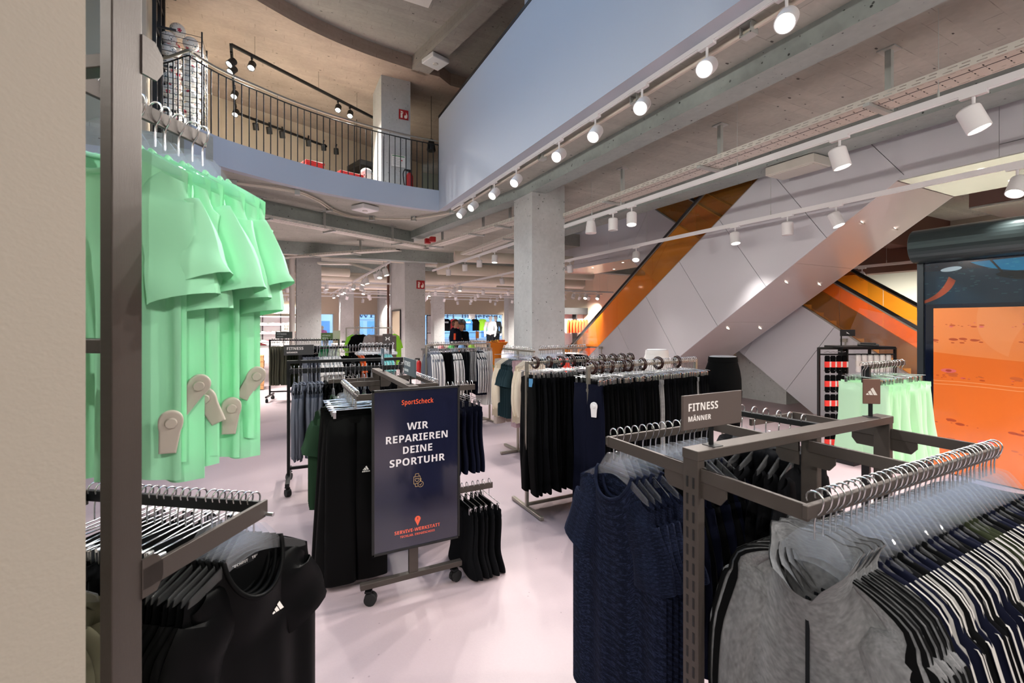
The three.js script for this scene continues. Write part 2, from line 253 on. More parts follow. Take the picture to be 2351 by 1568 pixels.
// tracks further down the shop
track('white light track left of the pier with the fire sign', V(2.6, 3.33, 12.1), V(2.6, 3.33, 27.5), null, { wires: [.05, .3, .6, .9] });
for (const [f, dx, df, on] of [[12.6, .2, -.2, 1], [13.4, -.1, -.3, 1], [13.9, .3, .1, 0], [15.6, .2, -.2, 1], [16.2, -.3, -.1, 1], [18.5, -.2, -.3, 1], [19.3, .3, .2, 0], [21, -.3, -.2, 1], [22, -.1, -.4, 1], [23.4, -.4, -.1, 1], [25.6, .1, -.3, 1]])
  spot('track_spotlight', on ? 'lit white spotlight on the far track left of the fire sign pier' : 'unlit white spotlight on the far track left of the fire sign pier', on ? 'lit spotlights left of the pier' : 'unlit spotlights left of the pier', V(2.6, 3.295, f), aim(dx, -.9, df), { on, k: 2.4, angle: .9 });
for (const [fi, xa, xb, y] of [[18.6, -3, 12.5, 3.3], [20.1, -4, 13.5, 3.25], [22.2, 3.5, 14, 3.2], [23.9, -4, 14.5, 3.2], [26.2, -4, 14.5, 3.15]]) {
  track(`white light track running crossways, ${fi < 19 ? 'nearest' : fi < 21 ? 'second' : fi < 23 ? 'middle' : fi < 25 ? 'fourth' : 'farthest'} of the cross tracks at the back`, V(xa, y, fi), V(xb, y, fi), null, { wires: [.1, .35, .6, .85], w: .05 });
  for (let x = xa + .5; x < xb; x += 1.3) { const on = rnd() > .55; spot('track_spotlight', on ? 'small lit white spotlight on a cross track at the back of the shop' : 'small unlit white spotlight on a cross track at the back of the shop', on ? 'lit spotlights of the cross tracks' : 'unlit spotlights of the cross tracks', V(x + rr(-.3, .3), y - .035, fi), aim(rr(-.4, .4), -.85, rr(-.5, .6)), { on, turn: Math.PI / 2, k: 3.2 }); }
}
track('short white track with spotlights above the cream wall right of the escalators', V(12.6, 3.1, 2), V(12.6, 3.1, 9), null, { wires: [.1, .5, .9] });
for (const f of [2.6, 4.6, 6.0, 6.9]) spot('track_spotlight', 'white spotlight on the short track by the cream wall', 'spotlights by the cream wall', V(12.6, 3.06, f), aim(.75, -.6, .1), { on: f < 6.5, k: 2.8, angle: .95 });
track('short white track left of the escalator foot seen past the near column', V(9.5, 3.0, 15), V(12.4, 3.0, 15), null, { wires: [.1, .9] });
for (const x of [9.8, 10.4, 11, 11.6]) spot('track_spotlight', 'white spotlight on the short track beyond the near column', 'spotlights beyond the near column', V(x, 2.965, 15), aim(-.5, -.75, -.3), { turn: Math.PI / 2, on: x > 10.8 });
track('added white light track hidden behind the display wall to brighten the soffits', V(9.6, 3.2, -3), V(9.6, 3.2, 2.6), null, { top: 4.29, wires: [.2, .5, .8] });  // added fill track, hidden by the display wall; brightens the landing soffits
for (const f of [-2, -.6, .8, 2.2]) spot('track_spotlight', 'added white spotlight hidden behind the display wall to brighten the soffits', 'added spotlights hidden behind the display wall', V(9.6, 3.165, f), aim(.25, -.9, .2), { k: 2.4, angle: 1 });
track('added white light track hidden behind the mint shirts to brighten the slab underside', V(-3, 3.5, 12), V(-.25, 3.5, 12.6), null, { wires: [.06, .3, .55, .8, .95] });  // added fill track, hidden by the shirts; floor bounce lifts the slab underside
for (const x of [-2.6, -1.9, -1.2, -.5]) spot('track_spotlight', 'added white spotlight hidden behind the mint shirts to brighten the slab underside', 'added spotlights hidden behind the mint shirts', V(x, 3.465, 12.05 + .22 * (x + 2.9)), aim(.35, -.85, .05), { turn: Math.PI / 2, k: 2.6, angle: .95 });
// black track loop of the upper floor
{ const A = V(-.775, 6.9, 9.93), B = V(2.325, 6.9, 11.96), C = V(2.73, 6.9, 15.3), D = V(-.93, 6.9, 13.08);
  const t = thing('light_track', 'black light track bent round the upper floor ceiling behind the railing', 'light track', A);
  for (const [p, q] of [[A, B], [A, D], [D, C]]) part('rail', bar(p.clone().sub(A), q.clone().sub(A), .05, .05), M.black, t);
  for (const [x, f] of [[-.4, 10.18], [.8, 10.96], [1.7, 11.55], [-.85, 11.5], [.6, 13.7]]) part('suspension_wire', rod(new THREE.Vector3(x + .775, 0, 9.93 - f), new THREE.Vector3(x + .775, .4, 9.93 - f), .003, 5), M.black, t);
  for (const [x, f, on] of [[-.79, 10.2, 1], [-.45, 10.15, 1], [-.8, 10.5, 1], [1.24, 11.25, 1], [1.53, 11.44, 1], [2.24, 11.9, 1], [-.84, 11.6, 1], [-.89, 12.6, 1], [-.5, 13.25, 0], [-.2, 13.36, 0], [.1, 13.5, 0], [.75, 13.8, 0], [1.15, 13.95, 0], [1.5, 14.1, 0], [2.36, 15, 0]])
    spot('track_spotlight', on ? 'lit black spotlight on the black track of the upper floor' : 'unlit black spotlight hanging behind the railing of the upper floor', on ? 'lit black spotlights upstairs' : 'unlit black spotlights upstairs', V(x, 6.87, f), (x < -.7 && f < 11 ? aim(-.5, -.75, -.4) : aim(on ? -.15 : .1, -.8, on ? -.5 : .35)), { mat: M.black, on, k: x < -.7 && f < 11 ? 1.2 : 3.2, scale: .9, angle: .95 });
}
// ---------- cable trays, conduits, ducts ----------
function traySheet(w, len, rows) { // perforated sheet in the XY plane, w across, len along x
  const out = [];
  for (let k = 0; k < Math.round(len / .2); k++) {
    const s = new THREE.Shape([[0, 0], [.2, 0], [.2, w], [0, w]].map(([a, b]) => new THREE.Vector2(a, b)));
    for (const [x, y, a, b] of rows) s.holes.push(new THREE.Path([[x, y], [x, y + b], [x + a, y + b], [x + a, y]].map(([p, q]) => new THREE.Vector2(p, q))));
    const g = new THREE.ShapeGeometry(s); g.translate(k * .2, 0, 0); out.push(g);
  }
  return mergeGeometries(out);
}
const SIDE = [[.02, .012, .06, .008], [.12, .012, .06, .008], [.05, .036, .06, .008], [.135, .036, .05, .008]];
const FLOORH = [[.02, .02, .07, .008], [.12, .02, .06, .008], [.03, .06, .008, .03], [.03, .11, .008, .03], [.03, .17, .008, .03], [.03, .22, .008, .03], [.09, .08, .025, .008], [.09, .19, .025, .008], [.15, .06, .008, .03], [.15, .11, .008, .03], [.15, .17, .008, .03], [.15, .22, .008, .03], [.02, .28, .07, .008], [.12, .28, .06, .008]];
function tray(label, a, b, hangs, o = {}) {
  const { top = 4.29, post = .05, arms = 1 } = o, d = b.clone().sub(a), L = d.length(), t = thing('cable_tray', label, 'cable tray', a, Math.atan2(-d.z, d.x));
  const fl = traySheet(.31, L, FLOORH); fl.rotateX(Math.PI / 2); fl.translate(0, 0, -.155);
  const s1 = traySheet(.06, L, SIDE), s2 = s1.clone(); s1.translate(0, 0, -.155); s2.translate(0, 0, .155);
  const m = M.tray.clone(); m.side = THREE.DoubleSide; part('tray_floor', fl, m, t); part('side_flange', s1, m, t); part('side_flange', s2, m, t);
  const hh = top - a.y; part('cable', [rod(new THREE.Vector3(0, .012, -.05), new THREE.Vector3(L, .012, -.04), .012, 6), rod(new THREE.Vector3(0, .012, .03), new THREE.Vector3(L, .012, .05), .014, 6)], M.black, t);
  for (const s of hangs) part('hanger_bracket', [bx(.05, hh, .05, s * L, hh / 2, -.2), bx(.05, .03, .42, s * L, -.02, -.01), bx(.14, .012, .14, s * L, hh - .008, -.2)], M.galv, t);
  return t;
}
tray('long perforated cable tray running over the near track under the slab', V(4.865, 3.71, 12.5), V(4.865, 3.71, -2.0), [.2, .456, .585, .711, .82, .93]);
tray('perforated cable tray along the slanted beam left of the near column', V(-1.9, 3.82, 9.5), V(3.75, 3.82, 12.55), [.3, .52, .83], { top: 4.29 });
tray('red-boxed perforated cable tray between the fire sign pier and the near column', V(3.75, 3.82, 12.55), V(4.4, 3.82, 8.2), [.12, .6, .85]);
tray('narrow far cable tray crossing above the left columns', V(-2.2, 3.86, 19.4), V(3.2, 3.86, 13.4), [.2, .4, .6, .8]);
for (const [x, f] of [[3.75, 11.8], [3.79, 11.5]]) { const b = part('junction_box', bx(.14, .13, .14, 0, 0, 0, .012), M.red, scene); b.position.copy(V(x - .22, 3.9, f)); tag(b, 'small red junction box on the side of the cable tray', 'junction box', 'red junction boxes'); }
{ // conduit clipped to the slab along the balcony curve
  const pts = [[-.9, 9.57], [-.3, 9.55], [.35, 9.68], [.75, 10.2], [1.02, 10.78], [1.48, 11.3], [2.15, 11.24], [2.9, 10.85], [3.43, 10.0], [3.5, 9.1], [3.52, 7.5], [3.56, 4], [3.6, -3]].map(([x, f]) => V(x, 4.235, f));
  const t = thing('conduit', 'grey conduit pipes clipped under the slab, following the curved balcony', 'conduit', V(0, 0, 0)); const c = new THREE.CatmullRomCurve3(pts, false, 'catmullrom', .3);
  part('pipe', [new THREE.TubeGeometry(c, 160, .019, 6), (() => { const g = new THREE.TubeGeometry(c, 160, .013, 6); g.translate(.045, .012, .02); return g; })()], M.pipe, t);
  for (const [x, f] of [[-.7, 9.56], [.33, 9.66], [1.0, 10.75], [2.0, 11.25], [2.9, 10.85], [3.46, 9.7], [3.52, 7.6], [3.53, 5.9], [3.55, 3.9], [3.57, 2.55], [3.58, 1.2]]) { const q = part('clamp', [bx(.11, .015, .11, 0, .045, 0), bx(.09, .1, .012, 0, 0, -.05), bx(.09, .1, .012, 0, 0, .05), bx(.09, .012, .11, 0, -.045, 0)], M.galv, t); q.position.copy(V(x, 4.235, f)); q.rotation.y = f > 9.9 ? .9 : 0; }
}
{ const a = thing('smoke_detector_box', 'white square detector box on the slab below the balcony railing', 'detector', V(1.69, 4.18, 10.33), .5); part('housing', bx(.42, .1, .42, 0, .05, 0, .02), M.white, a); const l = part('lens', new THREE.CylinderGeometry(.06, .05, .02, 16), M.offwhite, a); l.position.y = -.005;
  const b = dup(a, 'white square detector box on the slanted beam of the upper ceiling'); b.position.copy(V(2.95, 7.19, 9.3)); b.rotation.y = .3; }
{ const e = thing('beam_box', 'pale flat junction housing fixed under the second beam above the escalator', 'housing', V(6.75, 3.95, 4.05)); part('housing', bx(.42, .13, .7, 0, .065, 0, .01), M.tray, e); part('lid', bx(.36, .012, .64, 0, -.004, 0), M.tray, e); }
{ const t = thing('ceiling_ducts', 'cream ducts and pipes under the slab beyond the slanted beam', 'ducts', V(0, 0, 0));
  for (const [x0, f0, x1, f1, y, r] of [[-3, 17.6, 2.4, 18.2, 3.62, .16], [-3, 18.4, 3, 18.6, 3.45, .13], [-3, 19.3, 9, 19.3, 3.55, .2], [-4, 22, 12, 22.2, 3.5, .22], [4.9, 15.2, 11, 14.6, 3.6, .2], [5.2, 18.2, 13, 18.0, 3.6, .24], [-.8, 16, 12, 17.4, 3.95, .07], [5, 13.8, 9.5, 13.0, 3.85, .17]]) part('duct', rod(V(x0, y, f0), V(x1, y, f1), r, 16), M.pipe, t);
  part('bent_tray', [bar(V(1.2, 3.7, 16.4), V(2.2, 3.7, 16.0), .3, .06), bar(V(2.2, 3.7, 16.0), V(2.75, 3.45, 15.4), .3, .06)], M.tray, t); }
for (const [x, y, f, r] of [[.42, 0, 16.95, .09], [3.96, 0, 18.7, .05]]) { const red = f > 18; const p = part('riser_pipe', rod(V(x, 0, f), V(x, 4.28, f), r, 14), red ? M.brown : M.offwhite, scene); tag(p, red ? 'thin red-brown riser pipe at the left edge of the fire sign pier' : 'white riser pipe at the left side of the wide left column', 'pipe'); }
// fire extinguisher signs
{ const ft = canvasTex(128, 128, (c) => { c.fillStyle = '#a5181c'; c.fillRect(0, 0, 128, 128); c.fillStyle = '#f3e9df'; c.fillRect(22, 44, 26, 68); c.fillRect(26, 22, 16, 18); c.fillRect(18, 20, 30, 7); c.fillRect(48, 26, 8, 26);
    c.beginPath(); c.moveTo(78, 112); c.quadraticCurveTo(62, 88, 82, 66); c.quadraticCurveTo(86, 84, 96, 60); c.quadraticCurveTo(98, 40, 90, 26); c.quadraticCurveTo(118, 52, 114, 84); c.quadraticCurveTo(112, 108, 100, 112); c.fill(); });
  for (const [l, x, y, f, s, ry] of [['red fire extinguisher sign on the lower concrete pier', 4.62, 3.12, 16.335, .3, 0], ['red fire extinguisher sign on the upper column behind the railing', 2.56, 6.5, 10.445, .22, 0]]) { const t = thing('fire_sign', l, 'sign', V(x, y, f), ry); part('plate', bx(s, s, .008), M.red, t); const p = part('print', new THREE.PlaneGeometry(s * .98, s * .98), std('#fff', { map: ft }), t); p.position.z = .006; }
  const nt = canvasTex(160, 128, (c) => { c.fillStyle = '#eceae6'; c.fillRect(0, 0, 160, 128); c.fillStyle = '#3f8a55'; c.fillRect(8, 6, 144, 10); c.fillStyle = '#8d8d8d'; for (let i = 0; i < 9; i++) c.fillRect(14, 28 + i * 10, 60 + hash(i, 3) * 60, 2.5); c.fillStyle = '#c33'; c.fillRect(112, 48, 14, 14); });
  const n = thing('notice_sheet', 'white evacuation notice sheet on the upper column', 'notice', V(2.44, 5.42, 10.44)); part('sheet', bx(.32, .27, .004), M.offwhite, n); const q = part('print', new THREE.PlaneGeometry(.31, .26), std('#fff', { map: nt }), n); q.position.z = .004; }
function extinguisher(label, pos, s = 1) { const t = thing('fire_extinguisher', label, 'fire extinguisher', pos); t.scale.setScalar(s);
  part('cylinder', new THREE.LatheGeometry([[0, 0], [.08, 0], [.085, .02], [.085, .36], [.06, .42], [.025, .45], [0, .45]].map(([a, b]) => new THREE.Vector2(a, b)), 20), M.red, t);
  part('valve', [bx(.05, .05, .05, 0, .475, 0), bx(.16, .018, .03, -.05, .515, 0), bx(.13, .015, .03, -.04, .485, 0)], M.black, t); part('hose', tube([[.0, .48, 0], [-.12, .5, 0], [-.16, .4, 0], [-.14, .15, .02], [-.1, .08, .03]].map((p) => new THREE.Vector3(...p)), .014, 20, 6), M.black, t); return t; }
extinguisher('red fire extinguisher standing behind the railing at the upper column', V(2.62, 4.69, 10.15), .9);
extinguisher('red fire extinguisher with black hose at the foot of the fire sign pier', V(4.3, 0, 15.4), 1.0);
{ const t = thing('speaker', 'small black pendant speaker hanging beside the upper column', 'speaker', V(3.35, 5.95, 10.9)); part('shell', new THREE.LatheGeometry([[0, .3], [.05, .29], [.08, .2], [.11, .03], [.1, 0], [0, 0]].map(([a, b]) => new THREE.Vector2(a, b)), 18), M.black, t); part('cord', rod(new THREE.Vector3(0, .3, 0), new THREE.Vector3(0, 1.4, 0), .006, 5), M.black, t); }
{ const t = thing('ceiling_unit', 'flat black air unit under the upper ceiling behind the railing', 'air unit', V(2.3, 5.95, 13.2), .3); part('casing', bx(1.0, .16, .8, 0, .08, 0, .03), M.black, t); part('drop_rod', [rod(new THREE.Vector3(-.4, .1, 0), new THREE.Vector3(-.4, 1.35, 0), .01), rod(new THREE.Vector3(.4, .1, 0), new THREE.Vector3(.4, 1.35, 0), .01)], M.black, t); }

// ---------- balcony railing ----------
{ const inner = globalThis.__rail; delete globalThis.__rail;
  const t = thing('balcony_railing', 'black balustrade with steel handrail round the curved upper floor edge', 'railing', V(0, 4.72, 0));
  const P = (x, f, y) => new THREE.Vector3(x, y - 4.72, -f); const off = inner.map(([x, f], i) => { const a = inner[Math.max(0, i - 1)], b = inner[Math.min(48, i + 1)], L = Math.hypot(b[0] - a[0], b[1] - a[1]); return [x + (b[1] - a[1]) / L * .07, f - (b[0] - a[0]) / L * .07]; });
  const ext = [...off, [-1.5, 8.72], [-1.78, 9.0]];
  part('handrail', tube(ext.map(([x, f]) => P(x, f, 5.86)), .021, 120, 8), M.steel, t); part('top_bar', tube(ext.map(([x, f]) => P(x, f, 5.78)), .013, 120, 6), M.black, t);
  const cv = new THREE.CatmullRomCurve3(ext.map(([x, f]) => P(x, f, 4.72))), n = 46, ps = cv.getSpacedPoints(n), bg = new THREE.CylinderGeometry(.0105, .0105, 1.06, 6);
  ps.forEach((p, i) => { const m = part('baluster', bg, i > n * .45 ? M.black : M.blackm, t); m.position.set(p.x, .53, p.z); if (i % 6 === 3) { const k = part('handrail_bracket', new THREE.CylinderGeometry(.006, .006, .08, 6), M.steel, t); k.position.set(p.x, 1.1, p.z); } }); }
// ---------- football basket and things on the upper floor ----------
{ const bc = V(-1.47, 4.72, 9.7), w = thing('ball_rack', 'tall black wire basket full of footballs behind the railing', 'rack', bc);
  const gs = []; for (let k = 0; k < 21; k++) { const y = .15 + k * .088; gs.push(bx(.62, .007, .007, 0, y, .3), bx(.62, .007, .007, 0, y, -.3), bx(.007, .007, .6, .31, y, 0), bx(.007, .007, .6, -.31, y, 0)); }
  part('wire_basket', gs, M.black, w); for (const [x, z] of [[-.31, .3], [.31, .3], [.31, -.3], [-.31, -.3]]) part('post', bx(.022, 2.0, .022, x, 1.0, z), M.black, w); part('base_shelf', bx(.62, .03, .6, 0, .12, 0), M.black, w);
  // footballs
  const ico = new THREE.IcosahedronGeometry(1, 0).attributes.position, dirs = []; for (let i = 0; i < ico.count; i++) { const v = new THREE.Vector3().fromBufferAttribute(ico, i); if (!dirs.some((d) => d.distanceTo(v) < .01)) dirs.push(v); }
  const ballG = new THREE.IcosahedronGeometry(.118, 5), patch = (d, r, k, col, dr = 0) => { const g = new THREE.CircleGeometry(r, k, dr); const p = g.attributes.position; const q = new THREE.Quaternion().setFromUnitVectors(new THREE.Vector3(0, 0, 1), d); for (let i = 0; i < p.count; i++) { const v = new THREE.Vector3(p.getX(i), p.getY(i), .118).setLength(.1195).applyQuaternion(q); p.setXYZ(i, v.x, v.y, v.z); } g.computeVertexNormals(); return g; };
  const cols = ['#12616f', '#d98a16', '#b8183a', '#13243a'];
  const proto = thing('football', 'white football with teal, yellow and red patches in the wire basket', 'football', bc.clone(), 0, 'footballs in the wire basket');
  part('ball', ballG, std('#eceae6', { roughness: .45 }), proto);
  cols.forEach((c, k) => part('panel_patch', dirs.filter((_, i) => i % 4 === k).map((d) => patch(d, k === 2 ? .036 : .05, k === 1 ? 3 : 5)), std(c), proto));
  let first = true; for (let k = 0; k < 8; k++) for (const [x, z] of [[-.17, .17], [.13, .15], [.15, -.15], [-.15, -.15]]) { const b = first ? proto : dup(proto); first = false; b.position.set(bc.x + x + rr(-.02, .02), bc.y + .26 + k * .222 + rr(-.015, .015), bc.z + z + rr(-.02, .02)); b.rotation.set(rnd() * 6, rnd() * 6, rnd() * 6); }
  const top = dup(proto, 'white football resting on top of the heap in the wire basket'); delete top.userData.group; top.position.set(bc.x - .06, bc.y + .26 + 8 * .222, bc.z + .1); top.rotation.set(1, 2, .4);
  const st = thing('display_stand', 'black upright display stand with wall brackets left of the footballs', 'stand', V(-1.72, 4.72, 8.92)); for (const z of [0, -.34, -.62]) part('post', bx(.05, 2.5, .05, 0, 1.25, z), M.black, st); for (const y of [.4, 1.1, 1.7, 2.2]) part('shelf_bracket', [bx(.3, .03, .03, .12, y, -.05), bx(.02, .06, .6, 0, y, -.3)], M.black, st);
  const oc = std('#c4532a'); [[1.35, 10.3, '#c02626', .5, .16], [.62, 10.1, '#b5211d', .36, .22], [1.72, 10.75, '#efe7dc', .3, .14]].forEach(([x, f, c, ww, hh], i) => { const b = thing('shoe_box', ['red shoe box lying behind the railing', 'red carton with a raised lid behind the railing', 'white carton at the foot of the upper column'][i], 'box', V(x, 4.72, f), .3); part('carton', bx(ww, hh, .3, 0, hh / 2, 0, .01), std(c), b); part('lid', bx(ww + .02, .05, .32, 0, hh + .012, 0, .01), std(c, { roughness: .5 }), b); });
  const fb = dup(proto, 'single football lying on the floor behind the railing near the upper column'); delete fb.userData.group; fb.position.copy(V(1.75, 4.72 + .3, 10.5)); fb.scale.setScalar(1.25);
}

// ---------- escalators ----------
function clipY(pts, y0) { const out = []; for (let i = 0; i < pts.length; i++) { const a = pts[i], b = pts[(i + 1) % pts.length]; if (a[1] >= y0) out.push(a); if ((a[1] - y0) * (b[1] - y0) < 0) { const t = (y0 - a[1]) / (b[1] - a[1]); out.push([a[0] + t * (b[0] - a[0]), y0]); } } return out; }
function escalator(label, x0, x1, map, landF) { // profile written for the one that falls with F; map turns its F into the real one
  const t = thing('escalator', label, 'escalator', V(0, 0, 0)), k = .7, U = (f) => 4.08 - k * (f - 4.97), Lo = (f) => 3.58 - k * (f - 2.98), m = (pts) => pts.map(([f, y]) => [map(f), y]);
  const dir = [.819, -.573], n = [.573, .819], W = 1.55, put = (pts, a, b) => sideprism(m(pts), a, b);
  const upAt = (s) => [3.8 + s * dir[0], U(3.8 + s * dir[0])];
  for (const [sa, sb] of [[x0, x0 + .02], [x1 - .02, x1]]) {
    for (let i = -1; i < 9; i++) {
      const a = upAt(i * 1.13 + .004), b = upAt((i + 1) * 1.13 - .004), q = [a, b, [b[0] - n[0] * W, b[1] - n[1] * W], [a[0] - n[0] * W, a[1] - n[1] * W]];
      let poly = clipY(q, .02); if (i === -1) { poly = [[2.98, 3.58], [3.9, 4.83], [2.78, 5.0], [2.1, 4.98], [2.1, 3.58]]; const c = upAt(-.004); poly = [[c[0], c[1]], [c[0] - n[0] * W, c[1] - n[1] * W], [2.98, 3.58], [2.05, 3.58], [2.05, c[1]]]; }
      if (poly.length > 2) part('side_panel', put(poly, sa, sb), M.panel, t);
    }
    for (let i = 0; i < 3; i++) part('side_panel', put([[2.046 - i * 1.4, 3.72], [2.046 - i * 1.4, 4.9], [.654 - i * 1.4, 4.9], [.654 - i * 1.4, 3.72]], sa, sb), M.panel, t);
    part('edge_strip', put([[2.046, 3.58], [2.046, 3.712], [-2.2, 3.712], [-2.2, 3.58]], sa, sb), M.panel, t);
  }
  // underside
  for (let i = 0; i < 4; i++) { const a = 2.99 + i * 1.3 + .003, b = Math.min(2.99 + (i + 1) * 1.3 - .003, 8.05); part('soffit_panel', put([[a, Lo(a)], [b, Lo(b)], [b, Lo(b) + .04], [a, Lo(a) + .04]], x0 + .02, x1 - .02), M.soffitpanel, t); }
  for (let i = 0; i < 2; i++) part('landing_soffit', put([[2.97 - i * 2.6, 3.57], [2.97 - i * 2.6, 3.6], [.38 - i * 2.6, 3.6], [.38 - i * 2.6, 3.57]], x0 + .02, x1 - .02), M.mirrorpanel, t);
  // treads and inner skirts
  const tr = []; for (let i = 0; i < 26; i++) { const f = 4.4 + i * .25, y = U(f) - .42; if (y > 0.05) tr.push(box(x0 + .3, x1 - .3, y - .3, y, map(f) - .14, map(f) + .14)); } part('steps', tr, M.galv, t);
  part('landing_plate', [box(x0 + .25, x1 - .25, .0, .03, Math.min(map(9.9), map(12)), Math.max(map(9.9), map(12))), box(x0 + .25, x1 - .25, 4.7, 4.74, Math.min(map(4.3), map(2)), Math.max(map(4.3), map(2)))], M.steel, t);
  for (const x of [x0 + .04, x1 - .04]) {
    const out = x < (x0 + x1) / 2 ? 0 : 0, gx = [x - .006, x + .006];
    part('skirt', put([[4.0, U(4)], [10.58, U(10.58)], [10.58, 0.02], [10.0, .02], [4, U(4) - .4]], x - .02 + (out ? 0 : 0), x + .02), M.steel, t);
    for (let i = 0; i < 6; i++) { const a = 3.9 + i * 1.15, b = a + 1.14; part('glass_panel', put([[a, U(a) + .01], [b, Math.max(U(b), .15) + .01], [b, Math.max(U(b), .15) + .8], [a, U(a) + .8]], ...gx), M.orangeglass, t); }
    part('glass_panel', put([[10.8, .16], [11.9, .16], [12.15, .55], [11.9, .95], [10.8, .95]], ...gx), M.orangeglass, t);
    const hr = [[2.4, 5.72], [3.5, 5.72], [4.0, U(4) + .84], [10.5, U(10.5) + .84], [10.9, .99], [11.9, .97], [12.2, .7], [12.15, .4]].map(([f, y]) => V(x, y, map(f)));
    const pth = new THREE.CurvePath(); for (let i = 0; i < hr.length - 1; i++) pth.add(new THREE.LineCurve3(hr[i], hr[i + 1]));
    const segs = []; for (let i = 0; i < hr.length - 1; i++) segs.push(bar(hr[i], hr[i + 1], .075, .05, .02)); part('handrail', segs, M.rubber, t);
    part('rail_profile', [bar(V(x, U(4) + .795, map(4)), V(x, U(10.5) + .795, map(10.5)), .03, .025)], M.steel, t);
    part('base_profile', [bar(V(x, U(4) + .01, map(4)), V(x, U(10.5) + .01, map(10.5)), .05, .03)], M.steel, t);
  }
  // downlights in the underside
  const dl = new THREE.CircleGeometry(.036, 9).rotateX(Math.PI / 2); const ang = Math.atan(k) * Math.sign(map(1) - map(0));
  for (const f of [3.55, 4.65, 5.75, 6.9]) for (const x of [x0 + .35, x1 - .35]) { const l = part('downlight', dl, G.down, t); l.position.copy(V(x, Lo(f) - .004, map(f))); l.rotation.x = ang; const r = part('downlight_ring', new THREE.TorusGeometry(.04, .006, 6, 18), M.steel, t); r.position.copy(l.position); r.rotation.x = Math.PI / 2 + ang; }
  for (const f of [2.3, .8]) for (const x of [x0 + .35, x1 - .35]) { const l = part('downlight', dl, G.down, t); l.position.copy(V(x, 3.566, map(f))); }
  return t;
}
escalator('near pale-clad escalator with orange glass sides rising towards the top right', 7.1, 8.73, (f) => f);
escalator('far pale-clad escalator with orange glass that crosses behind, rising to the left', 9.0, 10.6, (f) => 13.16 - f);
{ const p = thing('concrete_pier', 'low concrete block under the crossing escalator', 'pier', V(0, 0, 0)); part('block', sideprism([[6.0, 0], [7.2, 0], [7.2, 1.42], [6.0, .58]], 9.62, 10.35), M.column, p); }
{ // clear guard sheets beside the handrails at the escalator feet
  for (const [l, x, pts] of [['clear acrylic guard sheet by the foot of the near escalator', 7.0, [[9.0, .9], [10.2, .3], [10.3, 1.4], [9.2, 1.95]]], ['clear acrylic guard sheet at the foot of the crossing escalator', 8.94, [[4.6, 1.2], [2.9, .5], [2.9, 1.6], [4.3, 2.0]]]]) { const g = thing('guard_sheet', l, 'guard', V(0, 0, 0)); part('sheet', sideprism(pts, x, x + .008), M.clear, g); part('clip', [box(x - .01, x + .04, pts[0][1] + .2, pts[0][1] + .26, pts[0][0] - .1, pts[0][0]), box(x + .01, x + .03, 0, pts[0][1] + .26, pts[0][0] - .08, pts[0][0] - .06)], M.steel, g); } }
